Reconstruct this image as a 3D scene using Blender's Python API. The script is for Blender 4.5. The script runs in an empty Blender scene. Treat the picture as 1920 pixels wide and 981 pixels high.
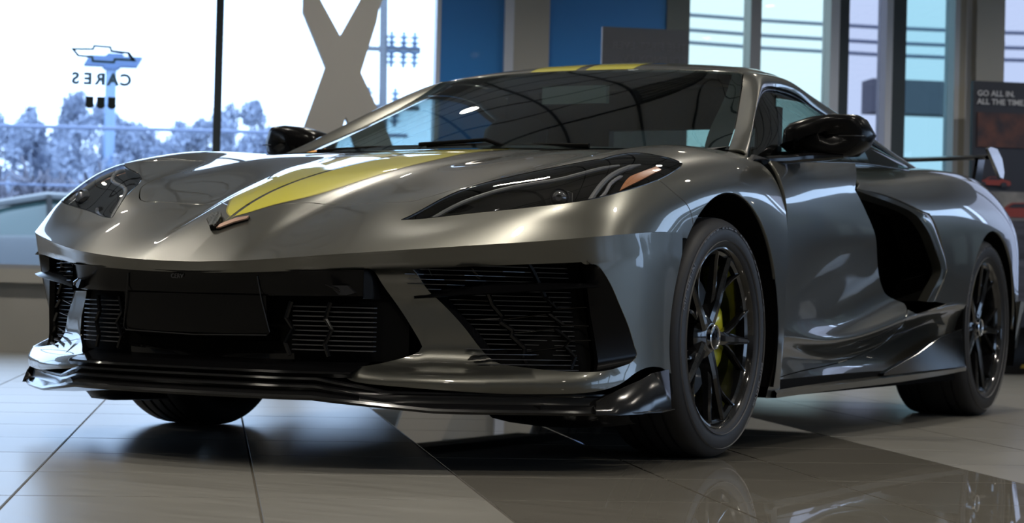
import bpy, bmesh, math, random
import numpy as np
from mathutils import Vector, Matrix
from mathutils.geometry import delaunay_2d_cdt
random.seed(7)
S = bpy.context.scene
COL = S.collection
# ------------------------------------------------------------------ camera
CAM = Vector((2.981, -5.012, 0.433))
YAW, PITCH, ROLL, FPX = -0.4941, 0.016, 0.0257, 3712.2
_f = Vector((math.sin(YAW)*math.cos(PITCH), math.cos(YAW)*math.cos(PITCH), math.sin(PITCH)))
_r = Vector((math.cos(YAW), -math.sin(YAW), 0)); _u = _r.cross(_f)
_r2 = math.cos(ROLL)*_r + math.sin(ROLL)*_u; _u2 = -math.sin(ROLL)*_r + math.cos(ROLL)*_u
cd = bpy.data.cameras.new('camera'); cam = bpy.data.objects.new('camera', cd); COL.objects.link(cam)
cam.matrix_world = Matrix(((_r2.x,_u2.x,-_f.x,CAM.x),(_r2.y,_u2.y,-_f.y,CAM.y),(_r2.z,_u2.z,-_f.z,CAM.z),(0,0,0,1)))
cd.sensor_width = 36.0; cd.lens = 36.0*FPX/1920.0; cd.clip_start = 0.1; cd.clip_end = 400
cd.dof.use_dof = True; cd.dof.focus_distance = 4.7; cd.dof.aperture_fstop = 6.3
S.camera = cam
# ------------------------------------------------------------------ world: overcast daylight
w = bpy.data.worlds.new('overcast'); S.world = w; w.use_nodes = True
nt = w.node_tree; nt.nodes.clear()
wo = nt.nodes.new('ShaderNodeOutputWorld'); wb = nt.nodes.new('ShaderNodeBackground')
tc = nt.nodes.new('ShaderNodeTexCoord'); sx = nt.nodes.new('ShaderNodeSeparateXYZ'); cr = nt.nodes.new('ShaderNodeValToRGB')
nt.links.new(tc.outputs['Generated'], sx.inputs[0]); nt.links.new(sx.outputs['Z'], cr.inputs[0])
cr.color_ramp.elements[0].position = 0.0; cr.color_ramp.elements[0].color = (0.50,0.68,1.0,1)
cr.color_ramp.elements[1].position = 0.5; cr.color_ramp.elements[1].color = (0.56,0.73,1.0,1)
nt.links.new(cr.outputs[0], wb.inputs[0]); wb.inputs[1].default_value = 3.4
nt.links.new(wb.outputs[0], wo.inputs[0])
S.view_settings.view_transform = 'Standard'; S.view_settings.look = 'None'
S.view_settings.exposure = 0.38; S.view_settings.gamma = 1.0; S.view_settings.use_curve_mapping = False
S.cycles.max_bounces = 10; S.cycles.diffuse_bounces = 4; S.cycles.glossy_bounces = 5; S.cycles.transparent_max_bounces = 12
S.cycles.transmission_bounces = 8; S.cycles.sample_clamp_indirect = 4.0; S.cycles.caustics_reflective = False; S.cycles.caustics_refractive = False
# room frame: e2 runs along the window wall (to the right), nn points from the viewer to the window wall
_a = math.radians(-53.2)
E2 = Vector((-math.sin(_a), math.cos(_a), 0)); NN = Vector((-math.cos(_a), -math.sin(_a), 0))
def RP(a, n, z=0.0): return Vector((E2.x*a+NN.x*n, E2.y*a+NN.y*n, z))
RROT = math.atan2(E2.y, E2.x)

# ------------------------------------------------------------------ materials
MATS = {}
def mat(name, col=(.5,.5,.5), rough=.5, metal=0., spec=.5, coat=0., coat_rough=.03, emis=None, emis_s=0., trans=0., alpha=1., ior=1.45, sheen=0.):
    if name in MATS: return MATS[name]
    m = bpy.data.materials.new(name); m.use_nodes = True
    b = m.node_tree.nodes['Principled BSDF']
    b.inputs['Base Color'].default_value = (*col,1); b.inputs['Roughness'].default_value = rough
    b.inputs['Metallic'].default_value = metal; b.inputs['Specular IOR Level'].default_value = spec
    b.inputs['Coat Weight'].default_value = coat; b.inputs['Coat Roughness'].default_value = coat_rough
    b.inputs['Transmission Weight'].default_value = trans; b.inputs['IOR'].default_value = ior; b.inputs['Alpha'].default_value = alpha
    if emis: b.inputs['Emission Color'].default_value = (*emis,1); b.inputs['Emission Strength'].default_value = emis_s
    MATS[name] = m; return m
def glass(name, tint=(.8,.9,.9), ior=1.5, rough=0.0):
    m = bpy.data.materials.new(name); m.use_nodes = True; t = m.node_tree; t.nodes.clear()
    o = t.nodes.new('ShaderNodeOutputMaterial'); mx = t.nodes.new('ShaderNodeMixShader'); fr = t.nodes.new('ShaderNodeFresnel')
    tr = t.nodes.new('ShaderNodeBsdfTransparent'); gl = t.nodes.new('ShaderNodeBsdfGlossy')
    gm_=t.nodes.new('ShaderNodeNewGeometry'); mr_=t.nodes.new('ShaderNodeMapRange'); mr_.inputs['To Min'].default_value=ior; mr_.inputs['To Max'].default_value=1/ior; t.links.new(gm_.outputs['Backfacing'],mr_.inputs[0]); t.links.new(mr_.outputs[0],fr.inputs['IOR']); tr.inputs[0].default_value = (*tint,1); gl.inputs['Roughness'].default_value = rough
    t.links.new(fr.outputs[0], mx.inputs[0]); t.links.new(tr.outputs[0], mx.inputs[1]); t.links.new(gl.outputs[0], mx.inputs[2]); t.links.new(mx.outputs[0], o.inputs[0])
    MATS[name] = m; return m
def noise_mix(m, c1, c2, scale=5., detail=4., rough_var=None, bump=0., stretch=(1,1,1), obj=True):
    """vary the base colour of a principled material with noise"""
    t = m.node_tree; b = t.nodes['Principled BSDF']
    tcn = t.nodes.new('ShaderNodeTexCoord'); mp = t.nodes.new('ShaderNodeMapping'); mp.inputs['Scale'].default_value = stretch
    n = t.nodes.new('ShaderNodeTexNoise'); n.inputs['Scale'].default_value = scale; n.inputs['Detail'].default_value = detail
    t.links.new(tcn.outputs['Object'], mp.inputs[0]); t.links.new(mp.outputs[0], n.inputs['Vector'])
    r = t.nodes.new('ShaderNodeValToRGB'); r.color_ramp.elements[0].color = (*c1,1); r.color_ramp.elements[1].color = (*c2,1)
    r.color_ramp.elements[0].position = .3; r.color_ramp.elements[1].position = .7
    t.links.new(n.outputs['Fac'], r.inputs[0]); t.links.new(r.outputs[0], b.inputs['Base Color'])
    if rough_var:
        mr = t.nodes.new('ShaderNodeMapRange'); mr.inputs['To Min'].default_value = rough_var[0]; mr.inputs['To Max'].default_value = rough_var[1]
        t.links.new(n.outputs['Fac'], mr.inputs[0]); t.links.new(mr.outputs[0], b.inputs['Roughness'])
    if bump:
        bp = t.nodes.new('ShaderNodeBump'); bp.inputs['Strength'].default_value = bump; bp.inputs['Distance'].default_value = .01
        t.links.new(n.outputs['Fac'], bp.inputs['Height']); t.links.new(bp.outputs[0], b.inputs['Normal'])
    return m

# ------------------------------------------------------------------ object helpers
def tag(o, label=None, cat=None, group=None, kind=None):
    if label: o['label'] = label
    if cat: o['category'] = cat
    if group: o['group'] = group
    if kind: o['kind'] = kind
    return o
def empty(name, loc=(0,0,0), rz=0., parent=None):
    o = bpy.data.objects.new(name, None); o.empty_display_size = .1; COL.objects.link(o); o.location = loc; o.rotation_euler = (0,0,rz)
    if parent: o.parent = parent
    return o
def link(name, me, m=None, parent=None, loc=None, rz=None):
    if m is not None:
        for mm in (m if isinstance(m,(list,tuple)) else [m]): me.materials.append(mm)
    o = bpy.data.objects.new(name, me); COL.objects.link(o)
    if parent: o.parent = parent
    if loc is not None: o.location = loc
    if rz is not None: o.rotation_euler = (0,0,rz)
    return o
def meshdata(name, V, F, smooth=False, sharp_deg=None):
    me = bpy.data.meshes.new(name); me.from_pydata([tuple(map(float,v)) for v in V], [], F); me.update()
    if smooth:
        me.shade_smooth()
        if sharp_deg is not None: me.set_sharp_from_angle(angle=math.radians(sharp_deg))
    return me
class MB:
    """mesh builder collecting boxes, tubes, prisms"""
    def __init__(s): s.V=[]; s.F=[]
    def add(s, V, F):
        k=len(s.V); s.V += [tuple(v) for v in V]; s.F += [tuple(i+k for i in f) for f in F]; return s
    def box(s, a, b, M=None):
        (x0,y0,z0),(x1,y1,z1) = a,b
        V=[Vector(p) for p in ((x0,y0,z0),(x1,y0,z0),(x1,y1,z0),(x0,y1,z0),(x0,y0,z1),(x1,y0,z1),(x1,y1,z1),(x0,y1,z1))]
        if M is not None: V=[M@v for v in V]
        return s.add(V,[(0,3,2,1),(4,5,6,7),(0,1,5,4),(1,2,6,5),(2,3,7,6),(3,0,4,7)])
    def hexa(s, P):  # 8 points: bottom 4, top 4
        return s.add(P,[(0,3,2,1),(4,5,6,7),(0,1,5,4),(1,2,6,5),(2,3,7,6),(3,0,4,7)])
    def tube(s, pts, r, n=8, caps=True, flat=1.0, up=None):
        pts=[Vector(p) for p in pts]; R=r if isinstance(r,(list,tuple)) else [r]*len(pts); V=[]; pu=None
        for i,p in enumerate(pts):
            d=(pts[min(i+1,len(pts)-1)]-pts[max(i-1,0)]).normalized()
            a=(up if up is not None else (Vector((0,0,1)) if abs(d.z)<.9 else Vector((1,0,0))))
            if pu is not None and up is None: a=pu
            u=(a-d*a.dot(d)).normalized(); v=d.cross(u); pu=u
            for k in range(n):
                t=2*math.pi*k/n; V.append(p+u*(math.cos(t)*R[i]*flat)+v*(math.sin(t)*R[i]))
        F=[]; m=len(pts)
        for i in range(m-1):
            for k in range(n): F.append((i*n+k,i*n+(k+1)%n,(i+1)*n+(k+1)%n,(i+1)*n+k))
        if caps: F.append(tuple(range(n))[::-1]); F.append(tuple((m-1)*n+k for k in range(n)))
        return s.add(V,F)
    def lathe(s, prof, n=48, axis='x', c=(0,0,0), arc=None, closed=False):
        """prof: list of (along axis, radius)"""
        V=[]; F=[]; m=len(prof)
        for i in range(n):
            t=2*math.pi*i/n
            for (a,r) in prof:
                if axis=='x': V.append((c[0]+a,c[1]+r*math.sin(t),c[2]+r*math.cos(t)))
                else: V.append((c[0]+r*math.sin(t),c[1]+r*math.cos(t),c[2]+a))
        for i in range(n):
            j=(i+1)%n
            for k in range(m-1 if not closed else m):
                k2=(k+1)%m; F.append((i*m+k,i*m+k2,j*m+k2,j*m+k))
        return s.add(V,F)
    def prism(s, poly, f0, f1):
        """poly list of 2d points, f0/f1 map them to 3d front and back"""
        n=len(poly); V=[f0(*p) for p in poly]+[f1(*p) for p in poly]
        return s.add(V,[tuple(range(n)),tuple(range(2*n-1,n-1,-1))]+[(i,i+n,(i+1)%n+n,(i+1)%n) for i in range(n)])
    def build(s, name, m=None, parent=None, smooth=False, sharp=35, loc=None, rz=None, fix=True):
        me=meshdata(name, s.V, s.F)
        if fix:
            bm=bmesh.new(); bm.from_mesh(me); bmesh.ops.recalc_face_normals(bm, faces=bm.faces); bm.to_mesh(me); bm.free()
        if smooth: me.shade_smooth(); me.set_sharp_from_angle(angle=math.radians(sharp))
        return link(name, me, m, parent, loc, rz)
def mirror_me(me, name=None):
    """x-mirrored copy of a mesh with its custom normals"""
    nv=len(me.vertices); co=np.empty(nv*3); me.vertices.foreach_get('co',co); co=co.reshape(-1,3); co[:,0]*=-1
    F=[tuple(p.vertices)[::-1] for p in me.polygons]
    m2=bpy.data.meshes.new(name or me.name); m2.from_pydata(co.tolist(),[],F); m2.update()
    for i,p in enumerate(me.polygons): m2.polygons[i].material_index=p.material_index; m2.polygons[i].use_smooth=p.use_smooth
    for mm in me.materials: m2.materials.append(mm)
    if 'nrm' in me.attributes:
        a=np.empty(nv*3); me.attributes['nrm'].data.foreach_get('vector',a); a=a.reshape(-1,3); a[:,0]*=-1
        m2.normals_split_custom_set_from_vertices(a.tolist())
    elif me.polygons and me.polygons[0].use_smooth: m2.set_sharp_from_angle(angle=math.radians(35))
    return m2
def both(o, label_l=None, label_r=None):
    """the same part on the other side of the car"""
    m2=mirror_me(o.data); o2=bpy.data.objects.new(o.name.split('.')[0], m2); COL.objects.link(o2); o2.parent=o.parent
    if label_l: o['label']=label_l
    if label_r: o2['label']=label_r
    return o2
#GEO
class Surf:
    """smooth surface through a grid of points [t][s] (natural cubic splines both ways)"""
    def __init__(s, G):
        s.G=np.array(G,float); s.T,s.S=s.G.shape[:2]
        s.Ms=s.mat(s.S); s.Mt=s.mat(s.T)
        u=np.linspace(0,s.S-1,90); v=np.linspace(0,s.T-1,90); uu,vv=np.meshgrid(u,v)
        s.tab=np.stack([uu.ravel(),vv.ravel()],1); s.tp=s.ev(s.tab)[0]
    @staticmethod
    def mat(n):
        A=np.zeros((n,n)); B=np.zeros((n,n)); A[0,0]=A[-1,-1]=1
        for i in range(1,n-1): A[i,i-1:i+2]=(1,4,1); B[i,i-1:i+2]=(6,-12,6)
        return np.linalg.solve(A,B)
    @staticmethod
    def w(x,M):
        n=M.shape[0]; i=np.clip(np.floor(x).astype(int),0,n-2); b=x-i; a=1-b; I=np.eye(n)
        W=a[:,None]*I[i]+b[:,None]*I[i+1]+((a**3-a)/6)[:,None]*M[i]+((b**3-b)/6)[:,None]*M[i+1]
        D=-I[i]+I[i+1]+(-(3*a*a-1)/6)[:,None]*M[i]+((3*b*b-1)/6)[:,None]*M[i+1]
        return W,D
    def ev(s,st):
        st=np.atleast_2d(np.array(st,float)); Ws,Ds=s.w(st[:,0],s.Ms); Wt,Dt=s.w(st[:,1],s.Mt)
        P=np.einsum('nt,ns,tsk->nk',Wt,Ws,s.G); U=np.einsum('nt,ns,tsk->nk',Wt,Ds,s.G); V=np.einsum('nt,ns,tsk->nk',Dt,Ws,s.G)
        return P,U,V
    def near(s,pts):
        out=[]
        for p in np.atleast_2d(np.array(pts,float)):
            q=s.tab[np.argmin(((s.tp-p)**2).sum(1))].copy()
            for _ in range(12):
                P,U,V=s.ev(q); J=np.stack([U[0],V[0]],1); d=np.linalg.lstsq(J,p-P[0],rcond=None)[0]; q=q+np.clip(d,-.5,.5)
                q[0]=np.clip(q[0],0,s.S-1); q[1]=np.clip(q[1],0,s.T-1)
            out.append(tuple(q))
        return out
def natspl(P, m):
    """densify an open polyline with a natural spline, chord-length parameter"""
    P=np.array(P,float); n=len(P)
    if n<3: return np.array([P[0]+(P[-1]-P[0])*t for t in np.linspace(0,1,m)])
    t=np.concatenate([[0],np.cumsum(np.maximum(np.linalg.norm(np.diff(P,axis=0),axis=1),1e-9)**.5)]); h=np.diff(t)
    A=np.zeros((n,n)); B=np.zeros((n,n)); A[0,0]=A[-1,-1]=1
    for i in range(1,n-1):
        A[i,i-1]=h[i-1]/6; A[i,i]=(h[i-1]+h[i])/3; A[i,i+1]=h[i]/6
        B[i,i-1]=1/h[i-1]; B[i,i]=-1/h[i-1]-1/h[i]; B[i,i+1]=1/h[i]
    M=np.linalg.solve(A,B@P); x=np.linspace(0,t[-1],m); i=np.clip(np.searchsorted(t,x,side='right')-1,0,n-2)
    a=((t[i+1]-x)/h[i])[:,None]; b=1-a; hh=(h[i]**2/6)[:,None]
    return a*P[i]+b*P[i+1]+((a**3-a)*M[i]+(b**3-b)*M[i+1])*hh
# plan view of the nose: y of the front face for a given half width x
_PX=[0,.1,.2,.3,.4,.5,.6,.7,.8,.88,.93,.955,.965]; _PY=[-1.152,-1.15,-1.142,-1.124,-1.085,-1.02,-.945,-.865,-.78,-.70,-.62,-.50,-.36]
def plan(x): return float(np.interp(abs(x),_PX,_PY))
def planp(k, z, off=0.):
    """point on the nose plan, k = 0..8 along it"""
    X=[0,.15,.33,.50,.66,.80,.90,.943,.955][k]; Y=[-1.152,-1.148,-1.115,-1.02,-.895,-.78,-.675,-.515,-.33][k]
    nx=[0,.03,.2,.5,.6,.66,.8,.97,1][k]; ny=-math.sqrt(1-nx*nx); return (X-nx*off, Y-ny*off, z)
# F: hood, nose top, front fender.   rows = rails from centre to wheel arch, columns = nose crease -> windscreen base / door seam
F = Surf([
 [(0,-1.152,.490),(0,-1.04,.565),(0,-.90,.641),(0,-.72,.705),(0,-.50,.759),(0,-.27,.804),(0,-.03,.843),(0,.21,.867)],
 [(.065,-1.151,.491),(.067,-1.04,.563),(.07,-.90,.636),(.075,-.72,.700),(.09,-.50,.756),(.11,-.27,.802),(.135,-.03,.841),(.15,.21,.866)],
 [(.13,-1.149,.493),(.135,-1.035,.560),(.14,-.89,.624),(.150,-.735,.682),(.178,-.48,.755),(.222,-.275,.794),(.27,-.03,.836),(.30,.205,.864)],
 [(.19,-1.144,.495),(.195,-1.03,.553),(.20,-.875,.616),(.215,-.72,.673),(.245,-.48,.744),(.285,-.27,.790),(.33,-.03,.835),(.36,.205,.863)],
 [(.34,-1.112,.509),(.35,-1.01,.560),(.36,-.87,.625),(.385,-.72,.681),(.425,-.52,.741),(.46,-.29,.797),(.49,-.04,.839),(.51,.21,.860)],
 [(.50,-1.02,.526),(.495,-.955,.564),(.492,-.87,.608),(.505,-.765,.671),(.54,-.60,.724),(.58,-.37,.777),(.61,-.10,.827),(.64,.24,.862)],
 [(.66,-.895,.545),(.655,-.835,.588),(.65,-.765,.638),(.64,-.665,.704),(.662,-.52,.757),(.69,-.32,.804),(.715,-.03,.843),(.74,.32,.866)],
 [(.80,-.78,.562),(.80,-.735,.608),(.80,-.69,.653),(.795,-.60,.716),(.79,-.47,.776),(.79,-.29,.816),(.80,-.02,.851),(.82,.39,.857)],
 [(.90,-.675,.578),(.897,-.63,.620),(.892,-.58,.661),(.888,-.48,.720),(.886,-.34,.769),(.889,-.14,.804),(.895,.12,.822),(.893,.43,.812)],
 [(.943,-.515,.593),(.94,-.475,.626),(.937,-.42,.664),(.935,-.32,.706),(.937,-.17,.742),(.940,.02,.761),(.940,.23,.755),(.935,.455,.715)],
 [(.952,-.33,.585),(.952,-.30,.615),(.953,-.25,.648),(.954,-.16,.681),(.955,-.05,.695),(.955,.09,.693),(.953,.25,.66),(.950,.47,.59)],
 [(.952,-.27,.48),(.952,-.25,.50),(.953,-.20,.53),(.954,-.12,.56),(.955,-.03,.57),(.955,.09,.565),(.953,.25,.53),(.950,.47,.42)],
])
# L: lower front shell, rows = crease -> floor, columns follow the plan
def _lz(k, f):
    zc=[.490,.494,.508,.526,.545,.562,.578,.593,.60][k]; zg=[.463,.465,.474,.485,.496,.505,.513,.523,.53][k]
    if k>=7: return [zc, zc-.022, zc-.052, zc-.085, .43, .35, .275, .228, .19][f]
    return [zc, zc-.35*(zc-zg), zg, zg-.012, .41, .34, .268, .228, .19][f]
_rec=[.03,.03,.045,.068,.055,.030,.012,.003,.003]
def _lo(k, f):
    if k>=7: return [0,0,0,0,.001,.002,.002,0,.002][f]
    if k==6: return [0,.003,.008,.009,.011,.011,.009,-.006,-.002][f]
    if f<3: return [0,.006,.016][f]*(1 if k<6 else .55 if k==6 else .15)
    if f<7: return _rec[k]*[.62,1.,1.,.95][f-3]
    return [.05,.05,.045,.012,-.008,-.010,-.008,0,.003][k]+(.006 if f==8 else 0)
L = Surf([[planp(k,_lz(k,f),_lo(k,f)) for k in range(9)] for f in range(9)])
# D: door and lower flank, rows = belt -> sill, columns along y
_DY=[.42,.62,.85,1.1,1.35,1.6,1.9,2.2,2.42]
D = Surf([
 [(x,y,z) for y,x,z in zip(_DY,[.885,.885,.885,.882,.875,.865,.86,.87,.88],[.842,.851,.866,.883,.897,.905,.91,.92,.93])],
 [(x,y,z) for y,x,z in zip(_DY,[.912,.916,.918,.916,.910,.90,.90,.92,.93],[.80,.806,.812,.82,.825,.83,.84,.85,.86])],
 [(x,y,.73) for y,x in zip(_DY,[.937,.935,.933,.928,.919,.912,.919,.942,.955])],
 [(x,y,.665) for y,x in zip(_DY,[.944,.941,.938,.932,.923,.916,.925,.947,.960])],
 [(x,y,.595) for y,x in zip(_DY,[.947,.941,.934,.925,.914,.908,.920,.947,.962])],
 [(x,y,.48) for y,x in zip(_DY,[.947,.932,.916,.901,.892,.892,.910,.942,.961])],
 [(x,y,z) for y,x,z in zip(_DY,[.942,.928,.908,.898,.900,.912,.93,.95,.96],[.385,.375,.365,.365,.385,.415,.445,.465,.47])],
 [(x,y,z) for y,x,z in zip(_DY,[.944,.936,.928,.926,.932,.942,.952,.96,.96],[.325,.318,.310,.315,.338,.372,.408,.43,.435])],
 [(x,y,z) for y,x,z in zip(_DY,[.936,.915,.893,.878,.875,.885,.905,.925,.935],[.30,.285,.272,.27,.285,.312,.345,.37,.375])],
 [(x,y,z) for y,x,z in zip(_DY,[.930,.912,.890,.872,.865,.868,.885,.905,.92],[.245,.235,.228,.225,.23,.24,.255,.265,.27])],
 [(x,y,z) for y,x,z in zip(_DY,[.928,.918,.905,.895,.89,.895,.905,.92,.93],[.17,.175,.18,.185,.19,.195,.20,.205,.21])],
])
# Q: rear quarter, rows from the deck over the haunch down to the sill, columns along y
_QY=[1.02,1.3,1.6,1.95,2.3,2.65,2.95,3.2,3.38]
Q = Surf([
 [(x,y,z) for y,x,z in zip(_QY,[.70,.68,.66,.64,.62,.60,.58,.56,.52],[.93,.925,.925,.935,.95,.962,.962,.95,.93])],
 [(x,y,z) for y,x,z in zip(_QY,[.79,.79,.79,.79,.79,.78,.77,.74,.69],[.905,.892,.895,.918,.943,.957,.955,.93,.895])],
 [(x,y,z) for y,x,z in zip(_QY,[.86,.862,.866,.872,.88,.878,.868,.84,.78],[.842,.842,.852,.876,.90,.912,.905,.875,.84])],
 [(x,y,z) for y,x,z in zip(_QY,[.898,.902,.91,.922,.934,.937,.93,.905,.85],[.79,.785,.79,.80,.815,.82,.81,.79,.765])],
 [(x,y,z) for y,x,z in zip(_QY,[.912,.918,.93,.945,.957,.962,.957,.935,.88],[.70,.70,.70,.70,.705,.71,.70,.69,.675])],
 [(x,y,.58) for y,x in zip(_QY,[.915,.92,.935,.952,.963,.966,.962,.94,.885])],
 [(x,y,.46) for y,x in zip(_QY,[.915,.915,.928,.948,.960,.964,.96,.94,.89])],
 [(x,y,.34) for y,x in zip(_QY,[.905,.905,.915,.935,.952,.958,.955,.935,.89])],
 [(x,y,.22) for y,x in zip(_QY,[.90,.90,.905,.92,.94,.948,.945,.925,.88])],
])
def sym(rows):
    return [[(-x,y,z) for x,y,z in r[:0:-1]]+list(r) for r in rows]
# W: windscreen (full width), rows bottom -> top
W = Surf(sym([
 [(0,.16,.868),(.20,.165,.867),(.40,.19,.864),(.58,.25,.862),(.70,.33,.864),(0.77,0.4122,0.873)],
 [(0,.36,.962),(.19,.365,.961),(.375,.395,.957),(.54,.45,.950),(.64,.52,.945),(0.7,0.6396,0.9632)],
 [(0,.60,1.062),(.18,.605,1.061),(.35,.63,1.056),(.50,.68,1.048),(.59,.74,1.040),(0.635,0.8316,1.0588)],
 [(0,.82,1.142),(.17,.825,1.141),(.33,.84,1.137),(.47,.88,1.130),(.545,.92,1.12),(0.595,0.946,1.126)],
 [(0,.97,1.190),(.16,.972,1.189),(.31,.98,1.186),(.44,1.0,1.181),(.52,1.02,1.177),(0.572,1.0058,1.1695)],
]))
# R: roof skin, rows front -> back (full width)
R = Surf(sym([
 [(0,.972,1.191),(.16,.974,1.190),(.31,.982,1.187),(.44,1.002,1.182),(.52,1.022,1.178),(0.572,1.0103,1.1718)],
 [(0,1.08,1.222),(.16,1.08,1.220),(.31,1.085,1.214),(.44,1.095,1.205),(.52,1.105,1.196),(.572,1.12,1.185)],
 [(0,1.30,1.247),(.16,1.30,1.245),(.31,1.30,1.238),(.44,1.30,1.226),(.52,1.30,1.213),(.572,1.30,1.196)],
 [(0,1.52,1.234),(.16,1.52,1.232),(.31,1.52,1.224),(.44,1.52,1.208),(.52,1.52,1.193),(.572,1.52,1.171)],
 [(0,1.72,1.195),(.16,1.72,1.193),(.31,1.72,1.184),(.44,1.72,1.168),(.52,1.72,1.152),(.575,1.72,1.132)],
]))
# P: windscreen pillar and cant rail, rows inner -> outer
_pi=[(0.771,0.414,0.8716),(0.702,0.639,0.9631),(0.637,0.8311,1.0587),(0.597,0.9503,1.1264),(0.575,1.0216,1.1712),(.575,1.12,1.184),(.575,1.32,1.192),(.575,1.52,1.169),(.578,1.72,1.132),(.60,2.0,1.06),(.625,2.3,.99)]
_po=[(0.842,0.3929,0.8458),(0.79,0.5503,0.9234),(0.735,0.7211,1.0093),(0.685,0.8865,1.0833),(0.648,1.0273,1.1245),(0.632,1.196,1.1389),(0.635,1.373,1.1299),(0.655,1.5458,1.0909),(.70,1.90,1.03),(.745,2.10,.975),(.785,2.3,.93)]
P = Surf([_pi,[tuple(.62*a[i]+.38*b[i]+(.012,0,.010)[i] for i in range(3)) for a,b in zip(_pi,_po)],[tuple(.25*a[i]+.75*b[i]+(.013,0,.010)[i] for i in range(3)) for a,b in zip(_pi,_po)],_po])
# G: side glass, rows top -> belt
_gt=[(x-.012,y,z-.004) for x,y,z in _po[:10]]
_gb=[(x,y,z) for x,y,z in ((.862,.36,.838),(.868,.46,.842),(.872,.58,.848),(.874,.70,.854),(.875,.82,.860),(.874,.98,.868),(.872,1.16,.880),(.868,1.38,.892),(.862,1.66,.90),(.855,1.95,.905))]
G = Surf([_gt,[tuple(.5*a[i]+.5*b[i]+(.014,0,.004)[i] for i in range(3)) for a,b in zip(_gt,_gb)],_gb])
def circ(c, r, a0, a1, n=9, x=.953):
    """points on a wheel opening; angle from straight back over the top"""
    return [(x,c[0]-r*math.cos(math.radians(a)),c[1]+r*math.sin(math.radians(a))) for a in np.linspace(a0,a1,n)]
#ENDGEO
# ------------------------------------------------------------------ the showroom
def wmb(mb,a0,a1,n0,n1,z0,z1):
    P=[RP(a0,n0,z0),RP(a1,n0,z0),RP(a1,n1,z0),RP(a0,n1,z0),RP(a0,n0,z1),RP(a1,n0,z1),RP(a1,n1,z1),RP(a0,n1,z1)]
    mb.hexa(P); return mb
def wbox(name,a0,a1,n0,n1,z0,z1,m,parent=None,kind='structure'):
    mb=MB(); wmb(mb,a0,a1,n0,n1,z0,z1); o=mb.build(name,m,parent,fix=False)
    if parent is None and kind: o['kind']=kind
    return o
wallm=noise_mix(mat('warm grey wall paint',(.30,.29,.27),rough=.7),(.28,.275,.255),(.32,.31,.29),scale=2.)
framem=mat('anodised window frame',(.30,.31,.33),rough=.35,metal=.3); frdark=mat('dark window frame',(.035,.045,.05),rough=.4)
frlight=mat('pale window frame',(.50,.53,.60),rough=.4)
bluem=mat('blue wall panel',(.035,.21,.56),rough=.35,coat=.3); colm=mat('column render',(.32,.31,.28),rough=.6); trimm=mat('grey green trim',(.13,.15,.145),rough=.5)
ceilm=noise_mix(mat('ceiling tile',(.6,.6,.57),rough=.85),(.56,.55,.53),(.66,.65,.62),scale=60.,detail=6.)
gridm=mat('dark ceiling grid',(.05,.05,.05),rough=.5)
pane_l=glass('clear window glass',(.93,.96,.97),ior=1.45); pane_c=glass('cyan window glass',(.42,.50,.47),ior=1.45); pane_r=glass('tinted window glass',(.60,.62,.54),ior=1.45); pane_f=glass('lavender tinted glass',(.50,.475,.477),ior=1.45)
CH=3.5; NW=6.5
AL_,AR_,NB=-8.0,8.5,-9.0
# floor: tiles laid singly where they can be told apart
ftile=[]
def floor_mat(name,c1,c2,r0,r1,coat=0.,spec=.5):
    m=mat(name,c1,rough=r0,spec=spec,coat=coat,coat_rough=.01); t=m.node_tree; b=t.nodes['Principled BSDF']; b.inputs['Coat Roughness'].default_value=.22 if coat else 0
    tcn=t.nodes.new('ShaderNodeTexCoord'); mp=t.nodes.new('ShaderNodeMapping'); mp.inputs['Rotation'].default_value=(0,0,-RROT); mp.inputs['Scale'].default_value=(1.2,14,1)
    n=t.nodes.new('ShaderNodeTexNoise'); n.inputs['Scale'].default_value=2.6; n.inputs['Detail'].default_value=7
    g=t.nodes.new('ShaderNodeNewGeometry')
    t.links.new(g.outputs['Position'],mp.inputs[0]); t.links.new(mp.outputs[0],n.inputs['Vector'])
    r=t.nodes.new('ShaderNodeValToRGB'); r.color_ramp.elements[0].color=(*c1,1); r.color_ramp.elements[1].color=(*c2,1); r.color_ramp.elements[0].position=.35; r.color_ramp.elements[1].position=.68
    t.links.new(n.outputs['Fac'],r.inputs[0]); t.links.new(r.outputs[0],b.inputs['Base Color'])
    mr=t.nodes.new('ShaderNodeMapRange'); mr.inputs['To Min'].default_value=r0; mr.inputs['To Max'].default_value=r1
    t.links.new(n.outputs['Fac'],mr.inputs[0]); t.links.new(mr.outputs[0],b.inputs['Roughness'])
    return m
matt=floor_mat('honed floor tile',(.155,.15,.135),(.19,.184,.167),.27,.35,coat=.1)
pol=floor_mat('polished floor tile',(.135,.127,.110),(.165,.156,.136),.008,.02,spec=.8)
grout=mat('dark grout',(.05,.042,.03),rough=.9)
AX=[-3.85,-3.38,-2.91,-2.44,-1.97,-1.485,-1.008,-.518,-.043,.456,.852,1.345,1.80,2.28,2.76,3.24,3.72,4.2,4.68,5.16]
NX=[-2.75,-2.215,-1.70,-1.185,-.665,-.17,.335,.89]+[.89+.51*k for k in range(1,11)]
fb=wbox('floor',AL_-.2,AR_+.2,NB-.2,NW+.1,-.03,-.0030,grout)
tmesh={}
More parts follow.
